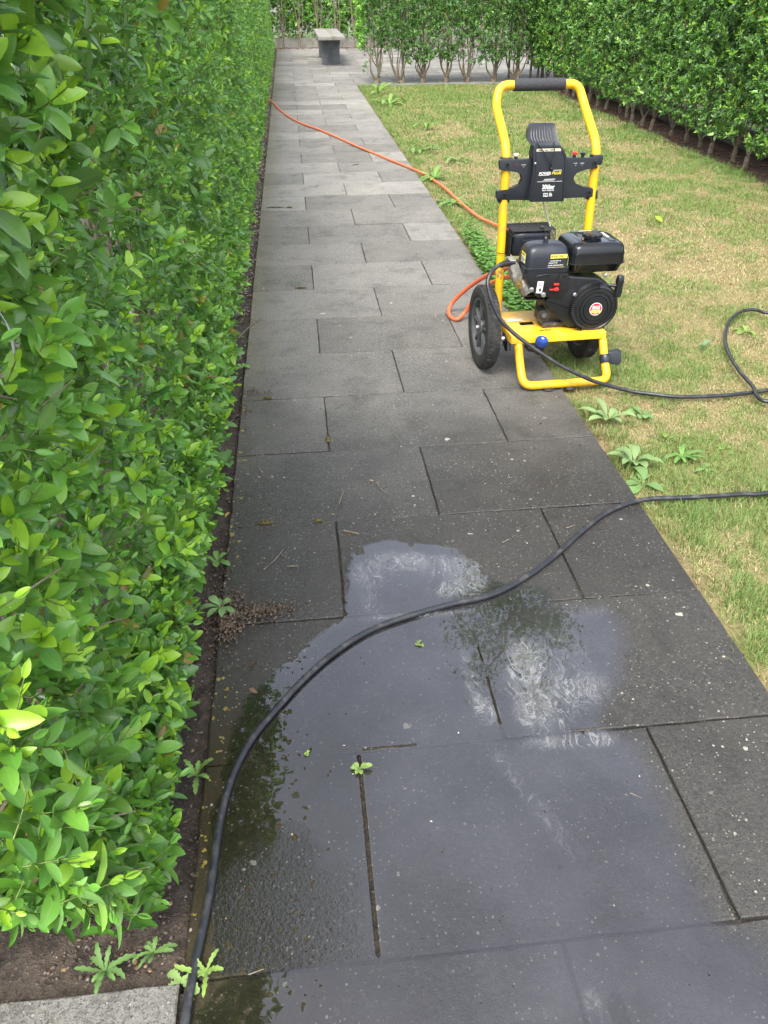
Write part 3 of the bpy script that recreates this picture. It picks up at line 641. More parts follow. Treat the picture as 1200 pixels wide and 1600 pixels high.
# tall leggy stems in the corner
hc = empty('leggy_shrub'); tag(hc, 'tall leggy shrub of upright bare stems in the dark corner between the two hedges', 'shrub')
E_ = Leaves(1, wd=.45)
n = 1600; kx = rng.uniform(3.55, 4.6, n); P = np.stack([kx, rng.uniform(12.9, 13.9, n), rng.uniform(.35, 2.2, n)], 1); shoots(E_, None, P, rng.normal(0, .6, (n, 3))+[0, -.3, .9], 4, .014, .040, base=(DARK*.8, MIDC*.8), tipamt=.7)
E_.build('foliage', M['leaf'], hc)
for i in range(11):
    bm = NB(); x = 3.62+.09*i+rs.uniform(-.03, .03); y = 13.0+rs.uniform(0, .6); p = Vector((x, y, -.02)); q = p+Vector((rs.uniform(-.12, .12), rs.uniform(-.1, .1), 2.1)); tube(bm, catmull([p, p.lerp(q, .4)+Vector((rs.gauss(0, .03), 0, 0)), q], 5), [.018*(1-.06*k) for k in range(11)], 6); obj('trunk', bm, M['bark'], hc)

# ---- far hedge, its board, and what is seen through it
hf = empty('privet_hedge'); tag(hf, 'thin hedge behind the stone bench at the far end of the paving', 'hedge')
G_ = Leaves(1, wd=.5)
plane_shoots(G_, None, (-1.2, 20.25, 0), (9.5, 0, 0), (0, 0, 2.2), (0, -1, 0), 20000, .060, .30, zmin=lambda a, P: .24+.15*fbm(P[:, 0]*5, P[:, 0]*0, 111, 2), keepf=lambda P: fbm(P[:, 0]*3, P[:, 2]*3, 105, 3)+rng.normal(0, .06, len(P)) > .34, base=(DARK, MIDC*1.1), tipamt=.7)
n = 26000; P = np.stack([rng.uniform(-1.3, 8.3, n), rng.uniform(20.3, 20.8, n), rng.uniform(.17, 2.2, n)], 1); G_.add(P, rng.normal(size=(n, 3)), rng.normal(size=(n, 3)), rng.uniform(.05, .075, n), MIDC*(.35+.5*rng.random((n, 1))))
G_.build('foliage', M['leaf'], hf)
x = -.7
while x < 6.5:
    bm = NB(); stem_fan(bm, (x, 20.15, -.02), 1.3, 4, .14, .028, rs=rs); obj('trunk', bm, M['bark'], hf); x += rs.uniform(.36, .5)
bw = NB(); box(bw, (3.0, 20.42, .07), (9.0, .06, .22), .004); o = obj('edging_board', bw, M['board']); tag(o, 'low concrete edging board along the foot of the far hedge behind the bench', 'board')
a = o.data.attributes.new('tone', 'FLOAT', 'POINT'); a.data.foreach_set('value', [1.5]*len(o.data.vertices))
bw = NB(); box(bw, (3, 27, 1.5), (26, .3, 3.1), .01); 
for k in range(8): box(bw, (-8+k*3.1, 26.83, 1.5), (.06, .06, 3.1), .004)
o = obj('garden_wall', bw, M['render']); tag(o, 'pale rendered wall glimpsed through the gaps of the hedges at the far end', 'wall')
# a neighbouring lawn beyond the far hedge
bm = NB(); bm.faces.new([bm.verts.new(p) for p in ((-10, 20.5, -.03), (14, 20.5, -.03), (14, 26.8, -.03), (-10, 26.8, -.03))]); o = obj('far_ground', bm, simple('far_grass', (.09, .13, .05), .9, 0, .3, 3), smooth=False); tag(o, kind='structure')

# the tree whose crown is mirrored in the water
tr_ = empty('tree'); tag(tr_, 'tall open crowned tree rising behind the right hedge, its leaves mirrored in the puddle', 'tree')
bm = NB(); tc0 = Vector((4.75, 12.6, -.05)); tube(bm, catmull([tc0, tc0+Vector((.05, .0, 3)), tc0+Vector((-.1, .05, 6.5)), tc0+Vector((-.3, 0, 9.3)), tc0+Vector((-.35, 0, 11.8))], 5), [.12*(1-.042*k) for k in range(21)], 9)
tips = []
for k in range(26):
    z0 = 7.2+4.2*k/26; a = k*2.4; b0 = tc0+Vector((-.2, 0, z0)); e = b0+Vector((cos(a)*rs.uniform(.8, 1.7), sin(a)*rs.uniform(.8, 1.7), rs.uniform(.3, 1.2))); md = b0.lerp(e, .5)+Vector((0, 0, .15)); tube(bm, catmull([b0, md, e], 3), [.035, .030, .026, .022, .017, .012, .006], 5); tips += [b0.lerp(e, t) for t in (.45, .7, .9, 1.05)]
obj('trunk', bm, M['bark'], tr_); T_ = Leaves(1, wd=.6); tp = np.array([t[:] for t in tips]); n = 9000; P = tp[rng.integers(0, len(tp), n)]+rng.normal(0, .22, (n, 3)); T_.add(P, rng.normal(size=(n, 3)), rng.normal(size=(n, 3))+[0, 0, .6], rng.uniform(.06, .10, n), MIDC*(.4+.6*rng.random((n, 1)))); T_.build('crown', M['leaf'], tr_)

# ------------------------------------------------------------------ bench
be = empty('stone_bench', (1.0, 16.6, 0)); tag(be, 'low concrete bench with a pale slab top standing on the far paving', 'bench')
bm = NB(); box(bm, (0, .25, .425), (.46, 2.6, .055), .006); o = obj('seat', bm, M['dryslab'], be); a = o.data.attributes.new('tone', 'FLOAT', 'POINT'); a.data.foreach_set('value', [1.1]*len(o.data.vertices))
for yy_ in (-.62, .9):
    bm = NB(); prism(bm, [(-.165, yy_, 0), (.165, yy_, 0), (.15, yy_, .2), (.17, yy_, .3965), (-.17, yy_, .3965), (-.16, yy_, .2)], (0, .09, 0), .004); obj('leg', bm, M['benchleg'], be)
bm = NB(); box(bm, (-.01, -.633, .345), (.08, .02, .10), .002); obj('bracket', bm, M['benchleg'], be)

# ------------------------------------------------------------------ grass
def grass(n, x0, x1, y0, y1, h, w_, mask=None, lushonly=False):
    x = rng.uniform(x0, x1, n); y = rng.uniform(y0, y1, n); g = lawn_green(x, y)
    cl = fbm(x*14, y*14, 120, 2); keep = rng.random(n) < (.6+.4*g)*sstep(.25, .6, cl+.25)
    keep &= x < 3.80+.03*np.sin(y*5)
    x, y, g = x[keep], y[keep], g[keep]; n = len(x)
    bare = (x < 1.24) & (rng.random(n) < .5); x = np.where(bare, x+.05, x)
    isg = rng.random(n) < (.12+.76*g); az = rng.uniform(0, 2*pi, n); tilt = np.where(isg, rng.uniform(.15, .95, n), rng.uniform(.7, 1.45, n))
    L_ = h*rng.uniform(.4, 1.3, n)*np.where(isg, .6+.6*g, .75); ww = w_*rng.uniform(.7, 1.3, n)
    dx, dy = np.cos(az), np.sin(az); z0 = np.full(n, -.016)
    b = np.stack([x, y, z0], 1); side = np.stack([-dy, dx, 0*dx], 1)*ww[:, None]/2
    d1 = np.stack([dx*np.sin(tilt*.6), dy*np.sin(tilt*.6), np.cos(tilt*.6)], 1)*L_[:, None]*.55
    d2 = np.stack([dx*np.sin(tilt*1.3), dy*np.sin(tilt*1.3), np.cos(tilt*1.3)], 1)*L_[:, None]*.5
    V_ = np.stack([b-side, b+side, b+d1-side*.8, b+d1+side*.8, b+d1+d2], 1).reshape(-1, 3); V_[:, 2] = np.maximum(V_[:, 2], -.014)
    off = (np.arange(n)*5)[:, None]; r = rng.random((n, 1))
    cg = np.array([.13, .22, .04])*(1-r)+np.array([.28, .36, .10])*r; cs_ = np.array([.32, .245, .12])*(1-r)+np.array([.66, .51, .27])*r
    c = np.where(isg[:, None], cg, cs_)
    return V_, off+np.array([[0, 1, 3, 2]]), off+np.array([[2, 3, 4]]), np.repeat(c, 5, 0)
def grass_obj(name, parts, label):
    Vs, Qs, Ts, Cs = [], [], [], []; o_ = 0
    for V_, q, t, c in parts: Vs.append(V_); Qs.append(q+o_); Ts.append(t+o_); Cs.append(c); o_ += len(V_)
    V_ = np.concatenate(Vs); o = arr_mesh(name, V_, [np.concatenate(Qs), np.concatenate(Ts)], M['grass'], None, {'rib': np.zeros(len(V_))}, True, np.concatenate(Cs)); tag(o, label, 'grass', kind='stuff')
grass_obj('grass', [grass(230000, 1.215, 2.7, .7, 3.6, .023, .0020), grass(150000, 1.215, 3.8, 3.6, 7.5, .026, .0034), grass(90000, 1.215, 3.85, 7.5, 12.8, .030, .0052), grass(30000, 2.7, 4.0, 1.0, 3.6, .024, .0036)], 'short patchy lawn grass half green and half dried to straw beside the path')
n = 160   # scattered taller tufts
tx, ty = rng.uniform(1.25, 3.75, n), 1.2+rng.random(n)**1.3*11.4
def tuft(cx, cy, r, n, h, w_=.003, green=1.0):
    x = cx+rng.normal(0, r, n); y = cy+rng.normal(0, r, n); az = np.arctan2(y-cy, x-cx)+rng.normal(0, .5, n); tilt = rng.uniform(.1, .8, n); L_ = h*rng.uniform(.5, 1.2, n)
    dx, dy = np.cos(az), np.sin(az); b = np.stack([x, y, np.full(n, -.015)], 1); side = np.stack([-dy, dx, 0*dx], 1)*w_/2
    d1 = np.stack([dx*np.sin(tilt*.5), dy*np.sin(tilt*.5), np.cos(tilt*.5)], 1)*L_[:, None]*.55; d2 = np.stack([dx*np.sin(tilt*1.5), dy*np.sin(tilt*1.5), np.cos(tilt*1.5)], 1)*L_[:, None]*.5
    V_ = np.stack([b-side, b+side, b+d1-side*.8, b+d1+side*.8, b+d1+d2], 1).reshape(-1, 3); off = (np.arange(n)*5)[:, None]; r_ = rng.random((n, 1))
    c = np.array([.09, .17, .03])*(1-r_)+np.array([.19, .30, .07])*r_; c = c*green+np.array([.42, .34, .16])*(1-green)
    return V_, off+np.array([[0, 1, 3, 2]]), off+np.array([[2, 3, 4]]), np.repeat(c, 5, 0)
tf = [tuft(a, b, .03, 22, .036, .0024) for a, b in zip(tx, ty)]
for (x, y) in ((890, 640), (905, 650), (1085, 800), (1100, 815), (1070, 825), (1190, 770), (1160, 935), (1150, 910), (1180, 1000), (1105, 850), (960, 680), (975, 1070)):
    if x > 880: p = at(x, y); tf.append(tuft(max(p[0], 1.24), p[1], .035, 60, .042, .0024))
for k in range(190): tf.append(tuft(1.214+abs(random.gauss(0, .012)), random.uniform(1.0, 12.6), .012, 14, .035, .0026, random.choice((1, .5, .2))))
for k in range(60): tf.append(tuft(3.72+random.gauss(0, .04), random.uniform(4.5, 12.6), .03, 24, .06, .004))
grass_obj('grass_tufts', tf, 'greener longer tufts of grass scattered over the lawn and along its edges')

# ------------------------------------------------------------------ pebbles, crumbs, clover
def blob_tpl():
    bm = NB(); bmesh.ops.create_icosphere(bm, subdivisions=1, radius=1); bm.verts.ensure_lookup_table(); V_ = np.array([v.co[:] for v in bm.verts]); F_ = np.array([[v.index for v in f.verts] for f in bm.faces]); bm.free(); return V_, F_
BT = blob_tpl()
def scatter(name, P, S_, C_, mat, label, cat, flat=.6, smooth=True, jit=.17):
    n = len(P); T, F_ = BT; a = rng.uniform(0, 2*pi, n); ca, sa = np.cos(a)[:, None], np.sin(a)[:, None]
    J = 1+rng.normal(0, jit, (n, len(T))); T_ = T[None]*J[..., None]; sx = rng.uniform(.7, 1.3, (n, 1)); sy = rng.uniform(.6, 1.1, (n, 1))
    x, y, z = T_[..., 0]*sx, T_[..., 1]*sy, T_[..., 2]*flat; V_ = np.stack([x*ca-y*sa, x*sa+y*ca, z], -1)*S_[:, None, None]+P[:, None]
    o = arr_mesh(name, V_.reshape(-1, 3), [(F_[None]+(np.arange(n)*len(T))[:, None, None]).reshape(-1, 3)], mat, None, None, smooth, np.repeat(C_, len(T), 0)); tag(o, label, cat, kind='stuff'); return o
n = 11000; y = .62+rng.random(n)**1.2*15; x = -.004-rng.random(n)**.8*.22; P = np.stack([x, y, -.022+rng.normal(0, .006, n)+.02*sstep(-.05, -.35, x)], 1)
r = rng.random((n, 1)); pal = np.array([[.30, .22, .18], [.20, .15, .12], [.36, .31, .27], [.13, .10, .08], [.42, .33, .26]]); C0 = pal[rng.integers(0, 5, n)]*(.7+.6*r)
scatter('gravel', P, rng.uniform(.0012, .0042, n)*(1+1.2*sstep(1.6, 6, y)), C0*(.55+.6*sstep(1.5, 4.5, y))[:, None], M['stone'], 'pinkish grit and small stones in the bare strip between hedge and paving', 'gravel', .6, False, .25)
# earth spilt over the slab corner
cl = []
for (x, y, sx, sy, k) in ((385, 962, .045, .016, 420), (420, 952, .035, .010, 180), (355, 985, .015, .03, 260), (362, 940, .02, .03, 90), (335, 980, .03, .08, 160), (395, 615, .03, .02, 60), (345, 900, .02, .12, 120), (376, 648, .02, .05, 60)):
    p = at(x, y); cl.append(np.stack([rng.normal(p[0], sx, k), rng.normal(p[1], sy, k), .003+np.abs(rng.normal(0, .004, k))], 1))
P = np.concatenate(cl); n = len(P); P[:, 2] = np.where(P[:, 0] < 0, P[:, 2]-.02, P[:, 2]); scatter('spilt_soil', P, rng.uniform(.0010, .0042, n), np.array([.15, .11, .082])*(.5+.9*rng.random((n, 1))), M['clod'], 'crumbs of brown earth spilt from the hedge bed over the slab edge', 'soil', .8, False, .34)
n = 420; x = rng.uniform(.02, 1.18, n); y = .6+rng.random(n)**1.2*7; P = np.stack([x, y, np.full(n, .0022)], 1); scatter('grit', P, rng.uniform(.0012, .0034, n), np.where(rng.random((n, 1)) < .75, np.array([.05, .04, .03]), np.array([.4, .37, .3]))*(.6+.8*rng.random((n, 1))), M['stone'], 'loose dark grit strewn over the paving slabs', 'grit')
n = 1500; P = np.stack([3.95+rng.normal(0, .12, n), rng.uniform(4, 13, n), np.full(n, -.012)], 1); scatter('leaf_litter', P, rng.uniform(.008, .02, n), np.array([.16, .085, .05])*(.5+1.0*rng.random((n, 1))), M['clod'], 'reddish brown dead leaf litter under the right hedge', 'leaf litter', .25)
n = 900; P = np.stack([rng.uniform(-.6, 5.1, n), 20.0+rng.normal(0, .09, n), np.full(n, .004)], 1); scatter('leaf_litter', P, rng.uniform(.01, .025, n), np.array([.15, .07, .05])*(.5+1.0*rng.random((n, 1))), M['clod'], 'dead leaves gathered at the foot of the far hedge', 'leaf litter', .25)
n = 420; P = np.stack([-.01-rng.random(n)*.22, .62+rng.random(n)**1.4*9, np.full(n, -.012)], 1); scatter('leaf_litter', P, rng.uniform(.002, .006, n), np.array([[.26, .17, .10]])*(.3+.9*rng.random((n, 1))), M['clod'], 'small dry leaf scraps in the bare strip beside the left hedge', 'leaf litter', .2)
CL = Leaves(1, wd=.9, fold=.05, curl=.05)
for (x, y, sx, sy, k) in ((755, 405, .05, .20, 520), (740, 375, .03, .16, 260), (800, 455, .09, .10, 620), (830, 480, .12, .10, 620), (770, 425, .05, .10, 300)):
    p = at(x, y); k0 = k; px_ = rng.normal(p[0], sx, k); py_ = rng.normal(p[1], sy, k); kp = px_ > 1.19; px_, py_ = px_[kp], py_[kp]; k = len(px_)
    hz = rng.uniform(.005, .06, k)
    for j in range(3):
        a = rng.uniform(0, .8, k)+j*2.094; CL.add(np.stack([px_, py_, hz], 1), np.stack([np.cos(a), np.sin(a), .15+0*a], 1), rng.normal(0, .3, (k, 3))+[0, 0, 1], rng.uniform(.010, .018, k), np.array([.12, .27, .05])*(.6+.8*rng.random((k, 1))))
o = CL.build('clover', M['weed']); tag(o, 'patch of bright clover growing at the lawn edge behind the pressure washer', 'clover', kind='stuff')

# ------------------------------------------------------------------ weeds
def rosette(name, label, cat, loc, n, ln, wd, upang, col, jag=False, mat=None, grp=None, stem=0.0):
    V_, F_, R_, Cc = [], [], [], []
    col = np.array(col)
    for i in range(n):
        a = 2*pi*i/n*1.0+random.uniform(-.35, .35)+(i % 2)*.3; el = upang+random.uniform(-.25, .25); l_ = ln*random.uniform(.45, 1.15); w_ = wd*random.uniform(.8, 1.15)
        ts = np.linspace(0, 1, 11 if jag else 8); b = len(V_); tc_ = col*random.uniform(.75, 1.25); x0 = 0.0; z0 = 0.0; sw = random.gauss(0, .3)
        for k, t in enumerate(ts):
            e = el-1.1*t*t; d = l_/len(ts)
            if k: x0 += cos(e)*d; z0 += sin(e)*d
            if jag: ww = w_*(.16+.84*(t**.8))*(1 if k % 2 else .62)*(1-t**6)
            else: ww = w_*(.14 if t < .25 else 1.0*sin(pi*min(1, (t-.22)/.80))**.7+.04)
            if k == len(ts)-1: ww = .001
            for s_, rb in ((-1, 0), (0, 1), (1, 0)):
                aa = a+sw*t; V_.append((cos(aa)*x0-sin(aa)*s_*ww/2, sin(aa)*x0+cos(aa)*s_*ww/2, max(z0+abs(s_)*ww*.14, .0015)+.0005*i)); R_.append(rb); Cc.append(tc_)
            if k: q = b+3*k; F_ += [[q-3, q-2, q+1, q], [q-2, q-1, q+2, q+1]]
    V_ = np.array(V_)
    o = arr_mesh(name, V_, [np.array(F_)], mat or M['weed'], None, {'rib': R_}, True, np.array(Cc)); o.location = loc; o.rotation_euler = (0, 0, random.uniform(0, 6)); tag(o, label, cat, grp); return o
GW = (.17, .30, .09); YG = (.24, .36, .05); LW = (.25, .36, .14)
W = [('mullein', 'large pale rosette of long upright leaves at the slab edge just below the washer foot', 'weed', (950, 655), 13, .125, .026, .8, LW, False),
     ('mullein', 'upright pale green rosette growing by the slab edge above the black hose', 'weed', (990, 722), 13, .105, .026, .95, LW, False),
     ('plantain', 'small rosette on the lawn just right of the large pale one', 'weed', (1005, 647), 7, .08, .026, .7, GW, False),
     ('dandelion', 'bright green bushy dandelion rosette in the dry lawn', 'weed', (1067, 712), 12, .085, .028, .55, (.13, .29, .045), True),
     ('plantain', 'flat weed at the slab edge just above the black hose', 'weed', (1005, 752), 7, .10, .034, .45, GW, False),
     ('weed_seedling', 'tiny yellow green seedling in the dry lawn between the rosettes', 'weed', (1042, 678), 5, .035, .016, .6, YG, False),
     ('weed_seedling', 'low green seedling right of the bushy dandelion', 'weed', (1105, 728), 5, .05, .018, .3, GW, False),
     ('weed_seedling', 'small yellowish seedling in straw grass far right of the dandelion', 'weed', (1135, 697), 5, .045, .018, .3, YG, False),
     ('weed_seedling', 'single pale upright leaf on the lawn between washer and hose loop', 'weed', (1095, 543), 3, .06, .022, 1.2, (.2, .36, .2), False),
     ('weed_seedling', 'light green weed inside the loop of black hose', 'weed', (1165, 515), 6, .06, .024, .5, YG, False),
     ('dandelion', 'broad green dandelion where the orange hose leaves the path', 'weed', (680, 278), 11, .20, .06, .6, (.17, .33, .05), True),
     ('dandelion', 'green dandelion on the lawn edge just below the orange hose', 'weed', (708, 316), 10, .20, .06, .4, (.14, .28, .05), True),
     ('dandelion', 'leafy clump at the far corner where lawn meets path', 'weed', (592, 146), 9, .30, .08, .7, (.20, .36, .05), True),
     ('dandelion', 'second leafy clump right of the one at the far lawn corner', 'weed', (608, 163), 9, .34, .09, .5, (.17, .32, .06), True),
     ('dandelion', 'small leafy clump mid lawn above the orange hose', 'weed', (667, 200), 8, .20, .06, .5, (.18, .34, .06), True),
     ('dandelion', 'spreading weed left of the upper washer handle', 'weed', (715, 250), 9, .22, .05, .4, (.17, .30, .07), True),
     ('dandelion', 'wide low weed by the path edge above the orange hose', 'weed', (655, 235), 9, .25, .05, .4, (.16, .30, .06), True),
     ('dandelion', 'jagged dandelion leaves beside the black hose at the bottom corner slab', 'weed', (322, 1520), 5, .052, .015, .8, (.24, .36, .05), True),
     ('dandelion', 'wilted broad leaves left of the hose at the kerb slab end', 'weed', (283, 1533), 4, .05, .028, .25, (.24, .36, .10), True),
     ('dandelion', 'young dandelion in dark soil under the hedge end', 'weed', (165, 1520), 11, .056, .015, .8, (.10, .21, .04), True),
     ('dandelion', 'young dandelion in the soil beside the slab edge near the bottom', 'weed', (240, 1490), 8, .046, .013, .7, (.11, .22, .04), True),
     ('dandelion', 'long jagged leaves leaning onto the path from the hedge foot', 'weed', (308, 1215), 7, .066, .018, 1.0, (.17, .32, .05), True),
     ('weed_seedling', 'leafy seedling at the bed edge beside the spilt earth', 'weed', (345, 950), 8, .06, .018, .6, GW, False),
     ('weed_seedling', 'leafy seedling in the bare strip above the spilt earth', 'weed', (340, 880), 8, .05, .016, .8, (.15, .30, .05), False),
     ('weed_seedling', 'bushy little weed in the bare strip level with the dry twigs', 'weed', (355, 725), 12, .055, .018, .8, (.10, .25, .05), False),
     ('weed_seedling', 'second bushy weed in the bare strip just below the other', 'weed', (345, 755), 10, .05, .018, .7, (.10, .25, .05), False),
     ('weed_seedling', 'pale seedling in the strip beside the moss covered joint', 'weed', (378, 575), 5, .045, .02, .7, (.2, .4, .07), False),
     ('weed_seedling', 'small plant sprouting from the open joint in the puddle', 'weed', (562, 1203), 6, .036, .011, .8, (.26, .38, .09), False),
     ('weed_seedling', 'scrap of green weed lying on the wet slab below the hose', 'weed', (655, 1007), 7, .018, .008, .3, (.16, .2, .05), False),
     ('weed_seedling', 'tiny sprig in the joint left of the puddle plant', 'weed', (480, 1180), 6, .012, .006, .6, (.2, .3, .05), False)]
for (nm, lb, ct, px_, n, ln, wd, ua, c, jg) in W: rosette(nm, lb, ct, at(*px_)+Vector((0, 0, -.012 if px_[0] > 600 and px_[1] < 1000 else .001)), n, ln, wd, ua, c, jg)
def moss(label, px_, l_, w_):
    p = at(*px_); n = 70; V0, F0 = BT; V_, F_, Cc = [], [], []
    for i in range(n):
        a, r = random.uniform(0, 6.28), sqrt(random.random()); s_ = random.uniform(.0018, .0042); cx, cy = cos(a)*r*l_, sin(a)*r*w_; b = len(V_)
        for v in V0: V_.append((v[0]*s_+cx, v[1]*s_+cy, v[2]*s_+.003+.005*(1-r)))
        F_ += [[b+k for k in f] for f in F0]; c = random.choice(((.10, .09, .02), (.06, .06, .02), (.15, .12, .03))); Cc += [c]*len(V0)
    o = arr_mesh('moss_clump', np.array(V_), [np.array(F_)], M['clod'], None, None, True, np.array(Cc)); o.location = p; tag(o, label, 'moss')
moss('long dark moss cushion in the joint at the left path edge', (415, 818), .022, .006); moss('little moss cushion just right of the long one in the same joint', (497, 815), .009, .006)
moss('brown moss cushion on the joint near the twigs of the hedge strip', (418, 623), .014, .008); moss('dark moss spot in the joint left of the orange hose loop', (470, 451), .028, .012)
moss('thin dark moss line on a far joint by the hedge', (430, 325), .06, .010); moss('round dark moss spot beside the thin moss line', (452, 325), .02, .012); moss('moss growing in the upright joint of the damp slabs', (512, 688), .006, .016)

# ------------------------------------------------------------------ twigs and dead leaves on the slabs
def twig(label, pts, r=.0016, col=None):
    bm = NB(); P = [at(x, y, r+.0015) for x, y in pts]; P = catmull(P, 4); n = len(P); tube(bm, P, [r*(1-.4*k/n) for k in range(n)], 5); o = obj('twig', bm, M['bark']); tag(o, label, 'twig')
twig('thin dry twig lying from the hedge onto the path', [(360, 542), (385, 515), (408, 497)], .0032)
twig('curved twig under the pinkish leaf on the damp slab', [(588, 752), (596, 765), (606, 770)], .0014)
twig('bent twig left of the pinkish leaf', [(529, 789), (533, 778), (538, 765)], .0018)
twig('forked twig on the dark left slab', [(412, 890), (432, 872), (443, 858)], .0014)
twig('short straight twig on the dark left slab', [(448, 885), (466, 884)], .0022)
twig('s shaped twig near the left path edge', [(403, 728), (410, 742), (423, 748)], .0012)
twig('short thick twig right of the open joint', [(537, 829), (561, 834)], .0026)
twig('short twig on the dry slab in mid path', [(525, 638), (540, 628)], .0014)
twig('small twig on the slab left of the washer wheel', [(619, 680), (626, 691)], .0014)
twig('little twig on the slab above the black hose', [(785, 848), (796, 842)], .0016)
twig('pale twig beside the sandy joint', [(885, 825), (897, 821)], .0016)
twig('small twig on the damp slab below the brown moss', [(665, 660), (675, 653)], .0014)
twig('pale straw on the wet slab at the bottom left', [(388, 1523), (412, 1514)], .0009)
twig('tiny straw on the wet slab at right', [(985, 1239), (1003, 1247)], .0008)
def dead_leaf(label, px_, s_, col, rz):
    p = at(*px_, .003); Lf = Leaves(0, fold=.3, curl=-.2, wd=.5); Lf.add(np.zeros((1, 3)), np.array([[1., 0, .1]]), np.array([[0, .2, 1.]]), np.array([s_]), np.array([col])); o = Lf.build('dead_leaf', M['weed']); o.location = p; o.rotation_euler = (0, 0, rz); tag(o, label, 'leaf')
dead_leaf('pale pinkish curled leaf on the damp slab', (577, 750), .022, (.50, .33, .2), -1.2)
dead_leaf('brown crumpled leaf on the wet slab by the hedge', (388, 1042), .022, (.12, .06, .04), .4)
dead_leaf('brown leaf half in water left of the hose', (402, 1083), .02, (.16, .09, .06), 2.6)
dead_leaf('yellow leaf in the bare strip beside the moss cushion', (352, 808), .02, (.55, .38, .08), .9)
dead_leaf('cream leaf in the bare strip', (322, 822), .022, (.5, .4, .25), .2)
dead_leaf('reddish leaf under the twig on the dark slab', (441, 866), .014, (.25, .1, .06), -1.3)
dead_leaf('green yellow leaf lying alone on the far lawn', (1034, 347), .07, (.3, .42, .04), 1.8)
p = at(365, 486, -.005); n = 1; scatter('pebble', np.array([[p[0], p[1], -.01]]), np.array([.034]), np.array([[.2, .18, .17]]), M['stone'], '', '')
o = bpy.data.objects['pebble']; del o['kind']; tag(o, 'rounded grey pebble in the strip below the hedge', 'stone')

# feather like strip caught in the hedge
bm = NB(); a_ = Vector((-.075, .78, .985)); pts = catmull([a_+Vector(q) for q in ((0, 0, .03), (.012, .012, .022), (.022, .012, 0), (.022, .006, -.028))], 6); prev = None
for i, q in enumerate(pts):
    w_ = .008*sin(pi*(i+1.5)/(len(pts)+2))+.001; l_, r_ = bm.verts.new(q+Vector((0, -w_*.4, w_*.8))), bm.verts.new(q+Vector((.0, w_*.5, -w_*.8)))
    if prev: bm.faces.new((prev[0], l_, r_, prev[1]))
    prev = (l_, r_)
o = obj('feather', bm, simple('feather_grey', (.42, .43, .46), .6, 0, .2, 80)); tag(o, 'small curled grey feather caught among the hedge leaves at upper left', 'feather')
sm = o.modifiers.new('s', 'SOLIDIFY'); sm.thickness = .0006

# ------------------------------------------------------------------ hoses
def hose(name, label, pts, r, mat, n=7):
    bm = NB(); tube(bm, catmull(pts, n), r, 14); o = obj(name, bm, mat); tag(o, label, 'hose'); return o
MA, MO = radians(2.5), Vector((1.17, 2.83, 0))
def ml(u_, v_, z_): return MO+Vector((cos(MA)*u_-sin(MA)*v_, sin(MA)*u_+cos(MA)*v_, z_))
def c2_(x, y, V_):
    d = Fw+Rt*(680+x/3.5294-600)/FPX-Up*(330+y/3.5294-800)/FPX; vv = np.array([-sin(MA), cos(MA), 0]); uu = np.array([cos(MA), sin(MA), 0]); O_ = np.array(MO)
    t = (V_-(CP-O_)@vv)/(d@vv); P_ = CP+t*d-O_; return P_@uu, V_, P_[2]
HR = .0073
ground = lambda L_, z=HR+.001: [at(x, y, z) for x, y in L_]
pts = [ml(*c2_(x, y, V_)) for x, y, V_ in ((440, 282, -.07), (400, 286, -.075), (350, 300, -.09), (310, 335, -.11), (290, 385, -.13), (295, 440, -.15), (320, 520, -.17), (365, 605, -.19), (430, 670, -.21), (500, 725, -.235), (580, 780, -.26), (680, 845, -.29), (800, 905, -.31), (900, 945, -.32))]
pts += ground([(985, 611), (1020, 616), (1060, 620), (1110, 619), (1160, 615), (1215, 606)], .006)
pts += ground([(1290, 585), (1345, 550), (1335, 512), (1270, 494)], .012)
pts += ground([(1200, 489), (1180, 484), (1158, 487), (1140, 502), (1133, 525), (1138, 550), (1152, 575), (1175, 602), (1203, 628)], .018)
pts += [Vector((2.25, 2.40, .01)), Vector((2.5, 2.2, .01)), Vector((2.45, 1.95, .01)), Vector((2.1, 1.93, .008))]
pts += ground([(1215, 767), (1160, 772), (1100, 776), (1055, 778), (1012, 780), (975, 789), (940, 806), (905, 834), (865, 870), (820, 903), (765, 930), (700, 945), (640, 962), (580, 984), (525, 1018), (478, 1058), (435, 1104), (395, 1152), (366, 1205), (348, 1262), (338, 1320), (330, 1380), (318, 1445), (304, 1510), (291, 1585), (284, 1660), (280, 1760)])
hose('pressure_hose', 'long thin black rubber hose from the washer pump curving over lawn and wet slabs', pts, HR, M['hose'], 8)
pts = ground([(405, 145), (424, 158), (440, 174), (465, 190), (505, 205), (550, 225), (600, 246), (640, 262), (662, 272), (690, 290), (715, 312), (745, 337), (772, 350)], .011)
pts += ground([(800, 362), (830, 380), (852, 398)], .011)+[at(862, 420, .12), at(850, 432, .24), at(825, 433, .31), at(800, 432, .31), at(775, 439, .25), at(748, 457, .14), at(728, 486, .04), at(714, 499, .012), at(702, 492, .012), at(706, 474, .04), at(735, 447, .14), at(768, 427, .25), at(798, 418, .33), ml(-.09, .03, .385)]
hose('garden_hose', 'orange garden hose crossing the path and looping beside the washer wheel', pts, .0092, M['orange'], 6)

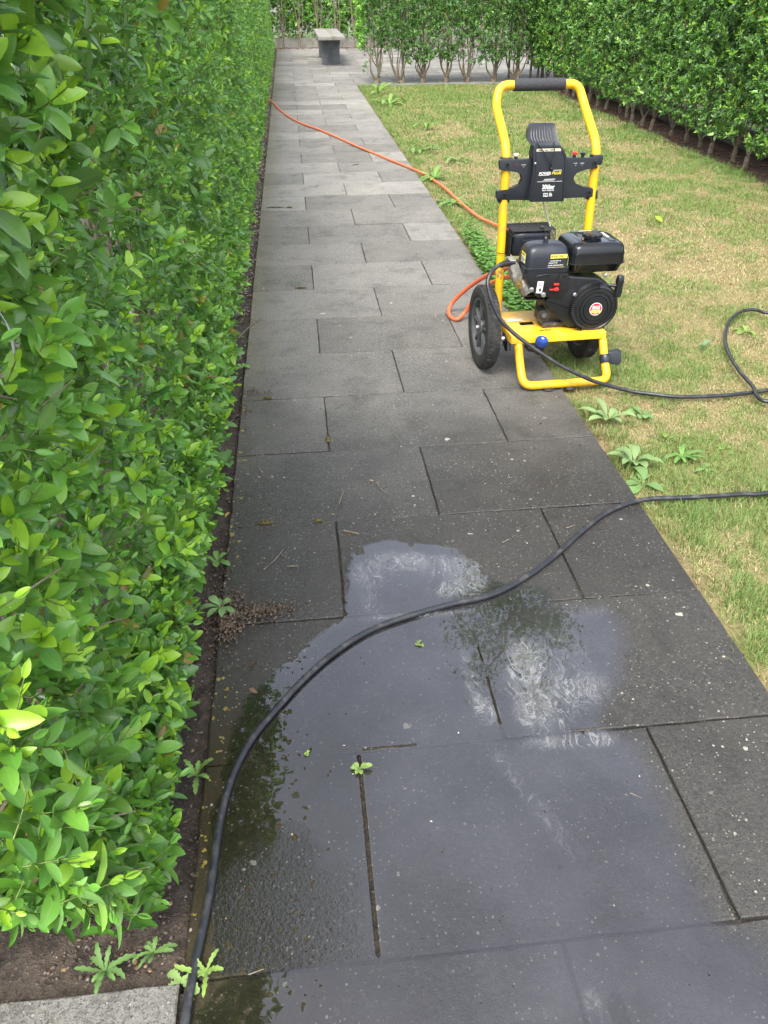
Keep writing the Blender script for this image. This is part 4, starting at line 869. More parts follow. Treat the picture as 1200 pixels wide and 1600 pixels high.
# ------------------------------------------------------------------ pressure washer
PW = empty('pressure_washer', MO, MA); tag(PW, 'petrol pressure washer with yellow tube frame and black engine standing half on the lawn', 'pressure washer')
def text(name, s_, c, w_, mat, parent, h=None, tilt=0.0, yaw=0.0, shear=0.0, bold=.0):
    cu = bpy.data.curves.new(name, 'FONT'); cu.body = s_; cu.align_x = 'CENTER'; cu.align_y = 'CENTER'; cu.shear = shear; cu.offset = bold; cu.extrude = .0; cu.resolution_u = 3
    t_ = bpy.data.objects.new(name, cu); COL.link(t_); bpy.context.view_layer.update(); me = bpy.data.meshes.new_from_object(t_); bpy.data.objects.remove(t_)
    co = np.array([v.co[:] for v in me.vertices]); mn, mx = co.min(0), co.max(0); k = w_/(mx[0]-mn[0]); kh = (h/(mx[1]-mn[1])) if h else k
    c0 = (mn+mx)/2; co = (co-c0)*[k, kh, 1]; me.vertices.foreach_set('co', co.astype(np.float32).ravel()); me.update()
    o = link_mesh(name, me, mat, parent); o.location = c; o.rotation_euler = (pi/2-tilt, 0, yaw); return o
def lvp(x, y, V_):   # photo pixel -> local (u, z) on the plane v = V_
    d = Fw+Rt*(x-600)/FPX-Up*(y-800)/FPX; vv = np.array([-sin(MA), cos(MA), 0]); uu = np.array([cos(MA), sin(MA), 0]); O_ = np.array(MO)
    t = (V_-(CP-O_)@vv)/(d@vv); P_ = CP+t*d-O_; return P_@uu, P_[2]
def c1(x, y, V_): u_, z_ = lvp(660+x/3.3333, 100+y/3.3333, V_); return Vector((u_, V_, z_))      # zoomed crop of the control panel
def c2(x, y, V_): u_, z_ = lvp(680+x/3.5294, 330+y/3.5294, V_); return Vector((u_, V_, z_))      # zoomed crop of the engine

# wheels
def wheel(sg):
    we = empty('wheel', (-.230, -.002, .160) if sg < 0 else (.188, .035, .158)); we.parent = PW
    bm = NB(); ax = (1, 0, 0); R_ = .158
    lathe(bm, [(.112, -.024), (.122, -.028), (.138, -.029), (.151, -.025), (.156, -.017), (R_, -.006), (R_, .006), (.156, .017), (.151, .025), (.138, .029), (.122, .028), (.112, .024), (.112, -.024)], (0, 0, 0), ax, 64, False)
    for k in range(56):
        a = 2*pi*k/56
        for s2 in (-1, 1): box(bm, (s2*.012, cos(a+s2*.03)*(R_-.0005), sin(a+s2*.03)*(R_-.0005)), (.013, .009, .003), 0, Matrix.Rotation(a+s2*.03-pi/2, 3, 'X'))
    obj('tyre', bm, M['rubber'], we)
    bm = NB(); lathe(bm, [(.1125, -.022), (.106, -.0235), (.102, -.020), (.101, -.004), (.101, .004), (.102, .020), (.106, .0235), (.1125, .022)], (0, 0, 0), ax, 56, False)
    lathe(bm, [(.0, -.024), (.010, -.024), (.014, -.020), (.026, -.019), (.029, -.012), (.029, .012), (.026, .019), (.012, .022), (0, .022)], (0, 0, 0), ax, 28, False)
    lathe(bm, [(.1018, -.002), (.0, -.002), (.0, .002), (.1018, .002)], (0, 0, 0), ax, 48, False)
    for k in range(5):
        a = 2*pi*k/5+.25
        for da, wd_, r0, r1 in ((-.20, .011, .024, .103), (.20, .011, .024, .103)):
            a0, a1 = a+da*.3, a+da; p = Vector((0, cos(a0)*r0, sin(a0)*r0)); q = Vector((0, cos(a1)*r1, sin(a1)*r1)); md = (p+q)/2; ln_ = (q-p).length; an = atan2((q-p).z, (q-p).y)
            box(bm, md, (.032, ln_, wd_), .003, Matrix.Rotation(an, 3, 'X'), 1)
        md = Vector((0, cos(a)*.045, sin(a)*.045)); box(bm, md, (.026, .045, .018), .003, Matrix.Rotation(a, 3, 'X'), 1)
    obj('rim', bm, M['rim'], we)
    bm = NB(); lathe(bm, [(0, -.006), (.006, -.006), (.0075, -.002), (.0075, .008)], (sg*.026, 0, 0), (-sg, 0, 0), 12, False); obj('axle_bolt', bm, M['bolt'], we)
for sg in (-1, 1): wheel(sg)
bm = NB(); tube(bm, [(-.20, 0, .16), (.16, .033, .158)], .008, 10); obj('axle', bm, M['dkmetal'], PW)

# tube frame: one bent tube for the handle, one for the front loop
bm = NB(); P = [(-.168, .035, .15), (-.168, .082, .62), (-.168, .088, .775), (-.168, .275, .895), (-.150, .305, .955), (.150, .305, .955), (.168, .275, .895), (.168, .088, .775), (.168, .082, .62), (.168, .035, .15)]
P = fillet(P, [.05, .06, .05, .06, .06, .05, .06, .05], 6); tube(bm, P, .0158, 18); obj('handle_frame', bm, M['yellow'], PW)
bm = NB(); tube(bm, [(-.097, .305, .955), (-.096, .305, .955), (.096, .305, .955), (.097, .305, .955)], [.018, .0208, .0208, .018], 24); obj('foam_grip', bm, M['foam'], PW)
bm = NB(); P = [(-.138, .02, .158), (-.138, -.15, .158), (-.138, -.205, .075), (-.138, -.262, .022), (.194, -.262, .022), (.194, -.205, .075), (.194, -.15, .158), (.194, .02, .158)]
P = fillet(P, [.035, .04, .075, .075, .04, .035], 7); tube(bm, P, .0155, 16); obj('front_loop', bm, M['yellow'], PW)
bm = NB()   # engine plate with a folded front lip and slots
for z_, q in ((.178, 0),):
    xs = [-.168, -.10, -.045, .0, .045, .10, .200]; ys = [-.165, -.12, -.108, -.055, -.02, .095]
    vs = {(i, j): bm.verts.new((x, y, z_)) for i, x in enumerate(xs) for j, y in enumerate(ys)}
    for i in range(len(xs)-1):
        for j in range(len(ys)-1):
            if (i, j) in ((2, 1), (1, 3)): continue
            bm.faces.new((vs[i, j], vs[i+1, j], vs[i+1, j+1], vs[i, j+1]))
    fr_ = [bm.verts.new((x, -.170, z_-.026)) for x in xs]
    for i in range(len(xs)-1): bm.faces.new((vs[i, 0], fr_[i], fr_[i+1], vs[i+1, 0]))
    sl_ = [bm.verts.new((-.172, y, z_-.026)) for y in ys]; sr_ = [bm.verts.new((.204, y, z_-.026)) for y in ys]
    for j in range(len(ys)-1):
        bm.faces.new((vs[0, j], vs[0, j+1], sl_[j+1], sl_[j])); bm.faces.new((vs[len(xs)-1, j], sr_[j], sr_[j+1], vs[len(xs)-1, j+1]))
    bm.faces.new((vs[0, 0], sl_[0], fr_[0])); bm.faces.new((vs[len(xs)-1, 0], fr_[-1], sr_[0]))
o = obj('engine_plate', bm, M['plate'], PW); sm = o.modifiers.new('s', 'SOLIDIFY'); sm.thickness = .003; bv = o.modifiers.new('b', 'BEVEL'); bv.width = .004; bv.segments = 2; bv.angle_limit = radians(50)
bm = NB(); box(bm, (-.115, -.005, .1815), (.07, .028, .004), .001, Matrix.Rotation(.05, 3, 'Z')); obj('paper_sticker', bm, M['cream'], PW)
for (x_, sg) in ((-.04, 1), (.045, 1)):
    bm = NB(); lathe(bm, [(.020, 0), (.022, .006), (.016, .014)], (x_, -.262, -.002), (0, 0, 1), 18); obj('rubber_foot', bm, M['rubber'], PW)
bm = NB(); lathe(bm, [(0, 0), (.006, 0), (.006, .004), (0, .006)], (.02, -.262, .0365), (0, 0, 1), 8, False); obj('bolt', bm, M['bolt'], PW)
# clip on the right leg of the loop
bm = NB(); lathe(bm, [(.019, -.016), (.0205, -.014), (.0205, .014), (.019, .016)], (.194, -.205, .085), (0, -.5, -.8), 18)
prism(bm, [(.207, -.21, .065), (.247, -.215, .058), (.260, -.215, .070), (.260, -.20, .104), (.250, -.198, .112), (.207, -.20, .106)], (0, .014, .004), .004); obj('lance_clip', bm, M['panel'], PW)
# left bracket with bolt and plug
bm = NB(); prism(bm, [(-.176, -.075, .165), (-.176, -.14, .15), (-.176, -.15, .118), (-.176, -.12, .105), (-.176, -.08, .12), (-.176, -.062, .145)], (.014, 0, 0), .003); obj('side_bracket', bm, M['black'], PW)
bm = NB(); lathe(bm, [(0, -.014), (.006, -.013), (.010, -.006), (.010, .002)], (-.178, -.095, .145), (1, 0, 0), 14, False); obj('bolt', bm, M['bolt'], PW)
# blue cap on its black socket
bc = c2(590, 712, -.185); ax = Vector((.10, -.25, .95)).normalized()
bm = NB(); lathe(bm, [(.0, -.058), (.012, -.058), (.016, -.05), (.0185, -.02), (.0185, -.004)], bc, ax, 20, False); tube(bm, [bc-ax*.04, bc-ax*.045+Vector((-.03, .02, .0)), Vector((-.10, -.14, .135))], .012, 10); obj('outlet_socket', bm, M['black'], PW)
bm = NB(); lathe(bm, [(.0195, -.020), (.021, -.016), (.021, .004), (.019, .007), (.0, .0075)], bc, ax, 22, False)
for k in range(14): a = 2*pi*k/14; u1 = ax.orthogonal().normalized(); v1 = ax.cross(u1); box(bm, bc+(u1*cos(a)+v1*sin(a))*.021-ax*.006, (.003, .003, .018), 0, ax.to_track_quat('Z', 'Y').to_matrix())
blue = obj('blue_cap', bm, M['blue'], PW)
bm = NB(); q = ax.to_track_quat('Z', 'Y').to_matrix()
for dx, dy, sx, sy in ((-.003, 0, .002, .010), (.003, 0, .002, .010), (0, .004, .008, .002), (0, -.003, .008, .002)): box(bm, bc+ax*.0085+q @ Vector((dx, dy, 0)), (sx, sy, .0012), 0, q)
obj('printed_symbol', bm, M['white'], blue)

# control panel
VP = .064
cp = [(402, 503), (415, 499), (765, 488), (905, 489), (914, 495), (914, 543), (850, 551), (805, 562), (786, 585), (784, 605), (800, 630), (840, 640), (886, 645), (891, 652), (888, 693), (735, 700), (552, 710), (392, 708), (386, 700), (388, 662), (470, 652), (508, 632), (523, 600), (518, 575), (495, 561), (404, 553)]
bm = NB(); prism(bm, [c1(x, y, VP) for x, y in cp], (0, .020, 0), .003); panel = obj('control_panel', bm, M['panel'], PW)
bm = NB()
for z_ in (.735, .615):
    for sg in (-1, 1): box(bm, (sg*.168, .087, z_), (.042, .036, .036 if z_ > .7 else .034), .008)
obj('clamp', bm, M['panel'], panel)
bm = NB()
for x, y in ((443, 527), (897, 519), (426, 685), (868, 672)): p = c1(x, y, VP-.001); lathe(bm, [(.0075, .0), (.0075, .002), (.0055, .002), (.005, -.001), (0, -.001)], p, (0, -1, 0), 16, False)
obj('screw', bm, M['ink'], panel)
VB = .038
box_out = [(583, 425), (720, 423), (742, 450), (754, 490), (738, 712), (728, 717), (566, 720), (548, 708), (581, 560), (582, 500), (572, 470)]
bm = NB(); prism(bm, [c1(x, y, VB) for x, y in box_out], (0, .045, 0), .0035); disp = obj('display_box', bm, M['panel'], PW)
bm = NB()   # raised frame line on the box
tube(bm, fillet([c1(x, y, VB-.0005) for x, y in ((560, 708), (590, 566), (592, 435), (716, 432), (744, 490), (730, 712))], .006, 4), .0012, 6); obj('trim_line', bm, M['black'], disp)
bm = NB(); rows = []   # lance holder bending backwards at the top
for y, xl, xr, V_ in ((430, 578, 722, .040), (405, 556, 713, .047), (385, 545, 708, .056), (350, 547, 699, .070), (325, 556, 693, .082), (310, 562, 689, .092)):
    a, b = c1(xl, y, V_), c1(xr, y, V_); rows.append((a, b))
loft(bm, [[a, a.lerp(b, .1)+Vector((0, .003, 0)), a.lerp(b, .9)+Vector((0, .003, 0)), b, b+Vector((0, .016, 0)), a+Vector((0, .016, 0))] for a, b in rows])
holder = obj('lance_holder', bm, M['panel'], PW)
bm = NB()
for k in range(9):
    t = .14+.72*k/8; tube(bm, catmull([a.lerp(b, t)+Vector((0, .0022, 0)) for a, b in rows[1:-1]], 4), .0019, 6)
obj('rib', bm, M['panel'], holder)
bm = NB()
p0, p1, pe = c1(605, 422, VB-.004), c1(688, 420, VB-.004), c1(672, 540, VB-.007)
tube(bm, catmull([p0+Vector((0, .012, .006)), p0, c1(640, 470, VB-.012), c1(662, 515, VB-.012), pe], 6), .0016, 6); tube(bm, catmull([p1+Vector((0, .012, .006)), p1, c1(686, 465, VB-.012), c1(672, 505, VB-.012), pe], 6), .0016, 6)
bmesh.ops.create_uvsphere(bm, u_segments=12, v_segments=8, radius=.0052, matrix=Matrix.Translation(c1(671, 546, VB-.006))); obj('tie_cord', bm, M['black'], PW)
def knob(x, y, top, kind):
    p = c1(x, y+22, .074); e = NB(); lathe(e, [(.0058, -.008), (.0062, .003), (.0055, .010), (.004, .012)], p, (0, 0, 1), 16)
    kb = obj('knob', e, M['black'], panel)
    if kind: 
        e = NB(); lathe(e, [(.0045, .008), (.0095, .0115), (.0100, .017), (.0075, .019), (0, .0195)], p, (0, 0, 1), 18, False); kb2 = obj('knob', e, M[top], panel); kb2['label'] = {'cream': 'cream topped knob', 'red': 'red knob', 'black': 'black mushroom knob'}[top]
knob(487, 474, 'cream', 1); knob(531, 492, 'black', 0); knob(791, 466, 'red', 1); knob(834, 468, 'black', 1)
def onpanel(x, y, V_=VB-.0012): return c1(x, y, V_)
text('lettering', 'POWER', onpanel(639, 570), .045, M['white'], disp, h=.0098, shear=.2, bold=.025); text('lettering', 'PLUS', onpanel(700, 567), .0345, M['yprint'], disp, h=.0098, shear=.2, bold=.025)
text('lettering', '206bar', onpanel(657, 639), .047, M['white'], disp, h=.0155, bold=.03); text('lettering', 'MAX. PRESSURE', onpanel(655, 657.5), .044, M['white'], disp, h=.0045, bold=.02); text('lettering', '522 l/h', onpanel(652, 681), .033, M['white'], disp, h=.0125, bold=.02)
bm = NB()
for x0, x1, y, h_ in ((598, 727, 612, .0009), (636, 692, 600, .0016), (628, 686, 606, .0010), (683, 726, 553, .0014), (606, 660, 580, .0012)):
    a, b = onpanel(x0, y), onpanel(x1, y); box(bm, (a+b)/2, ((b-a).length, .0006, h_))
obj('printed_line', bm, M['white'], disp)
bm = NB(); a, b = onpanel(595, 449, VB-.001), onpanel(722, 446, VB-.001); box(bm, (a+b)/2, ((b-a).length, .0008, .009), 0, Matrix.Rotation(atan2((a-b).z, (b-a).x), 3, 'Y')); obj('cream_label', bm, M['cream'], disp)
bm = NB()
for x0, x1, y in ((605, 630, 449), (640, 655, 449), (664, 690, 447)): a, b = onpanel(x0, y, VB-.0016), onpanel(x1, y, VB-.0016); box(bm, (a+b)/2, ((b-a).length, .0006, .0025))
obj('printed_line', bm, M['ink'], disp)
for tx_, x, y, w_, mt in (('STOP', 493, 524, .011, 'red'), ('CHOKE', 527, 525, .017, 'white'), ('ON', 528, 535, .004, 'white'), ('CLOSE', 797, 517, .013, 'white'), ('OPEN', 831, 517, .015, 'white'), ('I', 799, 527, .0012, 'white'), ('I', 831, 527, .0012, 'white')):
    text('lettering', tx_, c1(x, y, VP-.0012), w_, M[mt], panel, h=.0036)
bm = NB(); lathe(bm, [(0, 0), (.004, 0), (.004, .003), (0, .004)], c1(587, 517, VB-.0005), (0, -1, 0), 12, False); obj('bolt', bm, M['bolt'], disp)
bm = NB(); tube(bm, catmull([c1(630, 722, .07), c1(640, 760, .08), c1(655, 810, .09), c1(668, 850, .09), c1(690, 900, .08)], 6), .0028, 8); obj('clear_tube', bm, M['clear'], PW)

# engine: housing, recoil cover
VF = -.118
def cyl_pts(cx, cz, r, v_, n=36, sx=1.0): return [(cx+cos(2*pi*k/n)*r*sx, v_, cz+sin(2*pi*k/n)*r) for k in range(n)]
bm = NB(); out = [(668, 352), (900, 366), (950, 395), (985, 440), (994, 535), (960, 605), (900, 645), (830, 662), (740, 650), (700, 610), (640, 545), (588, 492), (600, 480), (660, 478), (672, 400)]
prism(bm, [c2(x, y, VF) for x, y in out], (0, .10, 0), .010, 3); house = obj('engine_housing', bm, M['black'], PW)
RC = c2(880, 535, -.138); rc_r = .089
bm = NB(); lathe(bm, [(rc_r+.004, -.028), (rc_r+.003, -.008), (rc_r-.002, .004), (rc_r-.010, .008), (rc_r-.013, .0045), (rc_r-.026, .0065), (rc_r-.028, .003), (rc_r-.030, .0075), (rc_r-.040, .0085), (rc_r-.0415, .005), (rc_r-.0435, .009), (0, .0095)], RC, (0, -1, 0), 64, False)
rec = obj('recoil_cover', bm, M['black'], PW)
bm = NB()
for k in range(34):
    a = radians(88+k*4.6); p = Vector((cos(a)*(rc_r-.004), 0, sin(a)*(rc_r-.004))); box(bm, RC+p+Vector((0, -.006, 0)), (.019, .011, .0026), .0006, Matrix.Rotation(-a, 3, 'Y'), 1)
for k in range(40):
    a = 2*pi*k/40
    if k % 5 != 4: p = Vector((cos(a)*(rc_r-.0195), 0, sin(a)*(rc_r-.0195))); box(bm, RC+p+Vector((0, -.0062, 0)), (.004, .003, .0075), .0006, Matrix.Rotation(-a, 3, 'Y'), 1)
obj('vent_fin', bm, M['black'], rec)
bd = Vector((RC.x, RC.y-.0098, RC.z)); br = .0243
bm = NB(); lathe(bm, [(0, .0), (br, .0), (br, .0012), (0, .0012)], bd, (0, -1, 0), 40, False); badge = obj('round_badge', bm, M['white'], rec)
bm = NB(); lathe(bm, [(0, .0012), (br-.0022, .0012), (br-.0022, .0018), (0, .0018)], bd, (0, -1, 0), 40, False); obj('badge_face', bm, M['badge'], rec)
bm = NB(); box(bm, bd+Vector((0, -.0022, -.0085)), (.0375, .0006, .0085)); obj('badge_band', bm, M['ylabel'], rec)
text('lettering', 'eco', bd+Vector((0, -.0024, .0085)), .030, M['white'], rec, h=.0105, bold=.02); text('lettering', 'DRIVER', bd+Vector((0, -.0024, .0005)), .032, M['white'], rec, h=.0062, bold=.01)
bm = NB(); box(bm, bd+Vector((0, -.0024, -.0175)), (.014, .0004, .002)); obj('printed_line', bm, M['white'], rec)
for x, y in ((770, 460), (940, 355), (780, 570)):
    bm = NB(); lathe(bm, [(0, -.006), (.0048, -.006), (.0048, -.002), (.0075, -.001), (.0075, .002)], c2(x, y, -.125), (0, 1, 0), 10, False); obj('bolt', bm, M['bolt'], house)
# starter grip
gp_ = c2(1014, 412, -.145); bm = NB(); loft(bm, [[(gp_.x+a*1.25, gp_.y+b*1.25, gp_.z+z_*1.15) for a, b in rrect(0, 0, w_, d_, .006, 4)] for z_, w_, d_ in ((-.036, .012, .012), (-.033, .018, .018), (-.015, .021, .021), (0, .019, .020), (.015, .021, .021), (.030, .020, .018), (.035, .012, .012))])
tube(bm, [gp_, gp_+Vector((-.022, .008, .0)), gp_+Vector((-.035, .014, .0))], .0065, 10); obj('starter_grip', bm, M['black'], PW)
# crankcase, mounting, sump
bm = NB(); box(bm, (.055, -.035, .275), (.13, .10, .19), .012); prism(bm, [(-.01, -.09, .20), (.06, -.09, .185), (.10, -.09, .30), (.0, -.09, .35), (-.05, -.09, .345)], (0, .12, 0), .006)
for k in range(7): box(bm, (-.035, .02, .27+.014*k), (.10, .11, .004), .001)
obj('crankcase', bm, M['dkmetal'], PW)
bm = NB(); prism(bm, [c2(x, y, -.09) for x, y in ((565, 600), (570, 555), (600, 540), (690, 600), (735, 640), (730, 655), (610, 650))], (0, .05, 0), .004)
box(bm, (.02, -.07, .19), (.10, .06, .018), .003); tube(bm, [c2(600, 575, -.10), c2(600, 575, -.085)], .009, 10); tube(bm, [c2(655, 620, -.10), c2(655, 620, -.085)], .006, 8); obj('engine_mount', bm, M['dkmetal'], PW)
# carburettor cover with levers
bm = NB(); out = [(505, 342), (738, 340), (738, 420), (700, 478), (568, 478), (535, 440), (510, 390)]
prism(bm, [c2(x, y, -.128) for x, y in out], (0, .09, 0), .006); carb = obj('carburettor_cover', bm, M['black'], PW)
bm = NB(); a = c2(577, 420, -.1295); box(bm, a, (.0235, .001, .044), 0, Matrix.Rotation(.07, 3, 'Y')); st_ = obj('white_sticker', bm, simple('label_white', (.62, .58, .60), .5), carb)
bm = NB(); box(bm, c2(578, 434, -.1302), (.008, .0006, .010)); 
for yy_ in (400, 408): box(bm, c2(577, yy_, -.1302), (.014, .0006, .0016))
obj('printed_line', bm, M['ink'], carb)
bm = NB(); box(bm, c2(668, 403, -.134), (.020, .008, .008), .002); box(bm, c2(655, 432, -.134), (.034, .008, .005), .002); box(bm, c2(668, 430, -.136), (.016, .010, .012), .003); obj('red_lever', bm, M['red'], carb)
for x, y in ((531, 434), (597, 462)):
    bm = NB(); lathe(bm, [(0, -.006), (.0065, -.006), (.0065, -.001), (.010, 0), (.010, .002)], c2(x, y, -.131), (0, 1, 0), 6, False); obj('bolt', bm, M['bolt'], carb)
# air filter cover
fc = c2(615, 262, -.128); FX, FZ = (c2(487, 300, -.128).x+c2(744, 300, -.128).x)/2+.006, c2(600, 344, -.128).z; FW = c2(744, 300, -.128).x-c2(500, 300, -.128).x; FD = .118; FY = -.128+FD/2
def ring2(z_, ins, r, dy=0): return [(x, y+dy, FZ+z_) for x, y in rrect(FX, FY, FW-2*ins, FD-2*ins, r, 5)]
FH = .096
bm = NB(); loft(bm, [ring2(-.002, .004, .014), ring2(0, 0, .018), ring2(.018, -.002, .018), ring2(.020, .002, .018), ring2(.055, .003, .022), ring2(FH-.026, .006, .024), ring2(FH-.014, .010, .026), ring2(FH-.006, .018, .028), ring2(FH-.001, .030, .028), ring2(FH, .045, .015)])
filt = obj('air_filter_cover', bm, M['panel'], PW)
bm = NB(); tube(bm, [(FX, FY, FZ+FH-.002), (FX, FY, FZ+FH+.002), (FX, FY, FZ+FH+.003), (FX, FY, FZ+FH+.013), (FX, FY, FZ+FH+.0145), (FX, FY, FZ+FH+.018)], [.011, .011, .0085, .0085, .0075, .005], 12); obj('filter_knob', bm, M['black'], filt)
fv = -.128+.0015
lx = c2(683, 249, fv).x; lz_ = c2(683, 249, fv).z
bm = NB(); box(bm, (lx, fv, lz_), (.062, .0012, .0135), 0); obj('yellow_label', bm, M['ylabel'], filt)
text('lettering', 'R FILTER', (lx-.005, fv-.0012, lz_), .046, M['ink'], filt, h=.0078, bold=.015)
for tx_, x, y, w_ in (('1 FILTER EVERY 50', 664, 274, .040), ('HOURS OF USE', 650, 286, .032), ('MANUAL FOR INSTRUCTIONS', 664, 298, .056)): p = c2(x, y, fv-.001); text('lettering', tx_, p, w_, M['white'], filt, h=.0045, bold=.02)
bm = NB(); p = c2(665, 309, fv-.0006); box(bm, p, (.062, .0006, .0008)); q_ = c2(732, 275, fv-.0006); box(bm, q_, (.0008, .0006, .034)); obj('printed_line', bm, M['ylabel'], filt)
sx_ = FX-FW/2+.0028
bm = NB(); box(bm, (sx_-.0006, FY-.012, FZ+.048), (.0012, .042, .036)); obj('side_sticker', bm, M['ylabel'], filt)
bm = NB(); box(bm, (sx_-.0014, FY-.012, FZ+.043), (.0008, .036, .022)); obj('side_sticker', bm, M['white'], filt)
bm = NB()
for k in range(4): box(bm, (sx_-.0020, FY-.007, FZ+.036+.0045*k), (.0006, .018, .0012))
box(bm, (sx_-.0020, FY-.024, FZ+.043), (.0006, .007, .009)); box(bm, (sx_-.0020, FY-.012, FZ+.0595), (.0006, .024, .003)); obj('printed_line', bm, M['ink'], filt)
# fuel tank
TL, TR = c2(748, 290, -.135).x, c2(1052, 290, -.135).x; TX, TW = (TL+TR)/2+.001, TR-TL-.004; TZ = c2(900, 345, -.135).z; TD = .198; TY = -.135+TD/2
def ringt(z_, ins, r, iy=None): return [(x, y, TZ+z_) for x, y in rrect(TX, TY, TW-2*ins, TD-2*(ins if iy is None else iy), r, 6)]
bm = NB(); loft(bm, [ringt(0, .024, .02), ringt(.003, .012, .026), ringt(.030, .002, .03), ringt(.033, 0, .03), ringt(.0335, -.005, .034), ringt(.0365, -.005, .034), ringt(.037, .0, .026), ringt(.066, .002, .026), ringt(.088, .005, .026), ringt(.098, .010, .028), ringt(.103, .019, .03), ringt(.105, .032, .028)])
tank = obj('fuel_tank', bm, M['gloss'], PW)
bm = NB()
for sx in (-1, 1): box(bm, (TX+sx*.056, TY-.005, TZ+.098), (.030, .125, .018), .008, None, 3)
box(bm, (TX, TY+.070, TZ+.100), (.11, .03, .016), .007, None, 3); obj('tank_ridge', bm, M['gloss'], tank)
cc_ = Vector((TX-.006, TY-.018, TZ+.105)); bm = NB(); lathe(bm, [(.034, -.004), (.034, .0), (.026, .001), (.026, .006), (.031, .007), (.0325, .010), (.0325, .016), (.030, .018), (.010, .019), (0, .0185)], cc_, (0, 0, 1), 40, False)
for k in range(10): a = 2*pi*k/10; lathe(bm, [(.0068, .007), (.0068, .0165), (.005, .018), (0, .018)], cc_+Vector((cos(a)*.0305, sin(a)*.0305, 0)), (0, 0, 1), 10, False)
obj('fuel_cap', bm, M['black'], tank)
bm = NB(); box(bm, (TX+.056, TY+.012, TZ+.1075), (.010, .065, .0008)); box(bm, (TX+.0, TY+.070, TZ+.1085), (.05, .007, .0008)); obj('warning_label', bm, M['cream'], tank)
bm = NB()
for k in range(3): box(bm, (TX-.056+.004*k, TY-.0-.013*k, TZ+.1058), (.016, .004, .0008), 0, Matrix.Rotation(.3, 3, 'Z'))
obj('paint_scuff', bm, M['white'], tank)
# muffler in its cage
m0, m1 = Vector((-.137, .045, .398)), Vector((.032, .150, .505))
bm = NB(); c_ = (m0+m1)/2; rings = []
for x_, sc_ in ((m0.x+.012, .72), (m0.x+.018, .84), (m0.x+.045, .86), (m0.x+.047, .88), (m0.x+.052, .88), (m1.x-.03, .86), (m1.x-.012, .72)): rings.append([(x_, c_.y+(y_-c_.y)*sc_, c_.z+(z_-c_.z)*sc_) for y_, z_ in rrect(c_.y, c_.z, .105, .107, .022, 4)])
loft(bm, rings)
box(bm, (c_.x+.01, c_.y-.05, c_.z+.012), (.10, .006, .014), .002); muf = obj('muffler', bm, M['panel'], PW)
bm = NB(); wr = .0014
def bar(a, b): tube(bm, [a, b], wr, 5)
for k in range(9):
    x_ = m0.x+(m1.x-m0.x)*k/8
    bar((x_, m0.y, m1.z), (x_, m1.y, m1.z))
    if k < 1 or k > 5: bar((x_, m0.y, m1.z), (x_, m0.y, m1.z-.035))
    bar((x_, m1.y, m1.z), (x_, m1.y, m0.z))
for k in range(9): y_ = m0.y+(m1.y-m0.y)*k/8; bar((m0.x, y_, m1.z), (m0.x, y_, m0.z)); bar((m1.x, y_, m1.z), (m1.x, y_, m1.z-.045))
for z_ in (m1.z, m1.z-.016, m1.z-.05, m0.z+.025, m0.z): bar((m0.x, m0.y, z_), (m0.x, m1.y, z_))
for k in range(12): y_ = m0.y+(m1.y-m0.y)*k/11; bar((m0.x, y_, m1.z), (m1.x, y_, m1.z))
bar((m0.x, m0.y, m1.z-.018), (m1.x, m0.y, m1.z-.018)); bar((m0.x, m0.y, m0.z), (m0.x-.0, m1.y, m0.z)); obj('wire_guard', bm, M['ink'], muf)
bm = NB(); box(bm, (m0.x+.003, c_.y, c_.z-.005), (.004, .085, .085), .004); box(bm, (c_.x, c_.y, m1.z-.0055), (.14, .09, .003), .002); lathe(bm, [(.0, 0), (.008, 0), (.008, .010), (.005, .012), (0, .012)], (m1.x-.05, m0.y+.012, m1.z), (0, -.2, 1), 8, False); obj('heat_shield', bm, M['dkmetal'], muf)
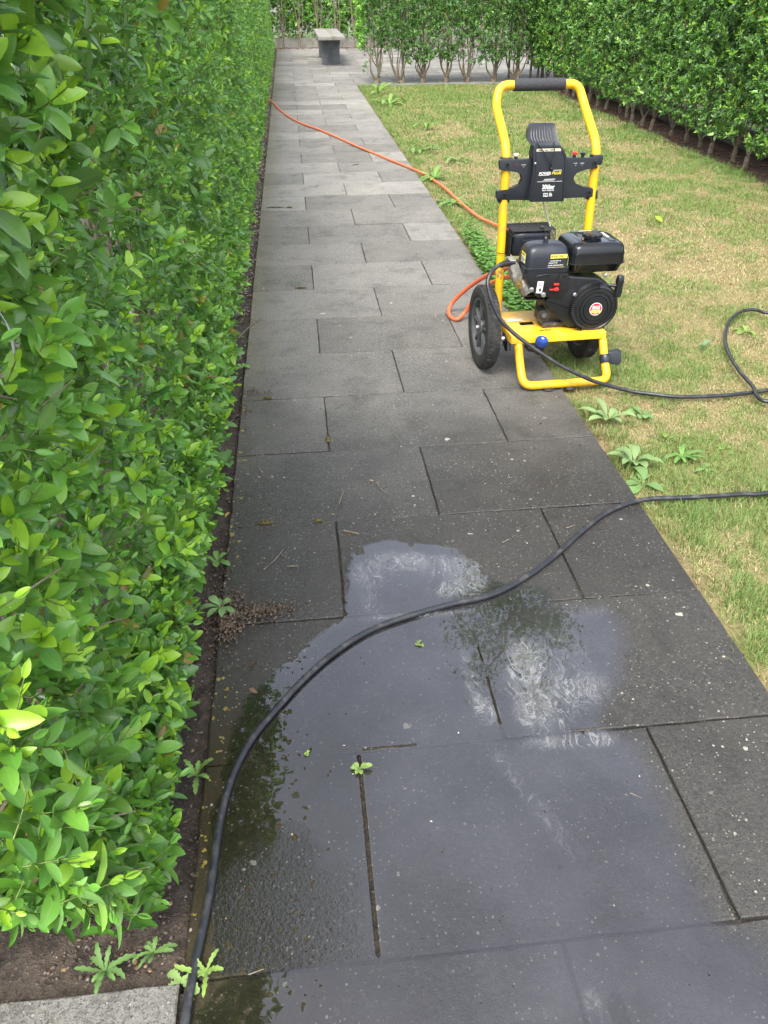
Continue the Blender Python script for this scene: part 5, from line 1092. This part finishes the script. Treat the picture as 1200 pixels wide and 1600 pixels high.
# pump
bm = NB()
ps = [c2(x, y, -.075) for x, y in ((410, 270), (447, 268), (452, 300), (475, 320), (492, 345), (478, 400), (455, 410), (430, 390), (420, 350), (424, 310))]
prism(bm, ps, (0, .05, 0), .007, 3); tube(bm, [c2(470, 380, -.05), c2(500, 420, -.06), c2(520, 450, -.07)], [.024, .030, .026], 20); tube(bm, [(-.11, .03, .34), (.0, .03, .33)], .036, 22); pump = obj('pump', bm, M['steel'], PW)
bm = NB(); lathe(bm, [(0, -.014), (.012, -.013), (.013, 0), (.013, .01)], c2(462, 404, -.085), (0, 1, .2), 6, False); lathe(bm, [(.012, 0), (.012, .03)], c2(412, 350, .02), (1, 0, 0), 14); lathe(bm, [(.012, 0), (.012, .03)], c2(412, 312, .03), (1, 0, 0), 14); obj('brass_fitting', bm, M['brass'], pump)
bm = NB(); tube(bm, [c2(356, 300, -.07), c2(380, 290, -.07), c2(415, 285, -.065), c2(480, 280, -.05)], [.0105, .0115, .012, .010], 14); obj('hose_collar', bm, M['black'], pump)
bm = NB(); tube(bm, [(.0, .02, .30), (.0, .02, .22), (.04, .03, .182)], [.02, .024, .03], 14); obj('drain_elbow', bm, M['dkmetal'], PW)

# small engine fittings, scuffs and a paint chip on the frame
bm = NB(); tube(bm, catmull([c2(742, 370, -.12), c2(700, 352, -.135), c2(690, 372, -.14), c2(668, 398, -.135)], 6), .0022, 6); tube(bm, catmull([c2(700, 352, -.10), c2(640, 350, -.128), c2(600, 352, -.13), c2(560, 360, -.128)], 6), .0018, 6); obj('throttle_cable', bm, M['ink'], PW)
bm = NB(); tube(bm, catmull([(.03, -.02, .345), (-.03, -.05, .335), (-.055, -.03, .30), (-.03, .0, .27)], 6), .0035, 8); obj('ignition_lead', bm, M['ink'], PW)
bm = NB(); lathe(bm, [(.0162, -.0012), (.0166, 0), (.0162, .0012)], (-.168, .0575, .425), (0, .08, 1), 20, False); obj('tube_joint', bm, M['ink'], PW)
bm = NB()
for k in range(9):
    z_ = .335+random.uniform(0, .06); a_ = random.uniform(-2.4, -1.0); y_ = .035+.1*(z_-.15); r_ = .0160
    c_ = Vector((-.168+cos(a_)*r_, y_+sin(a_)*r_, z_)); box(bm, c_, (random.uniform(.004, .011), .0012, random.uniform(.006, .016)), .0004, Matrix.Rotation(a_+pi/2, 3, 'Z'), 1)
obj('paint_chip', bm, simple('bare_chip', (.30, .22, .14), .7, .2, .4, 200), PW)

# repeats share a group
for o in SC.collection.objects:
    if o.parent or 'category' not in o or o.get('kind'): continue
    g = {'weed': 'weeds along the lawn and the path', 'twig': 'twigs lying on the paving', 'moss': 'moss cushions in the paving joints', 'leaf': 'fallen leaves', 'hedge': 'hedges round the garden', 'board': 'concrete edging boards', 'hose': 'hoses'}.get(o['category'])
    if g and g not in ('hoses',): o['group'] = g
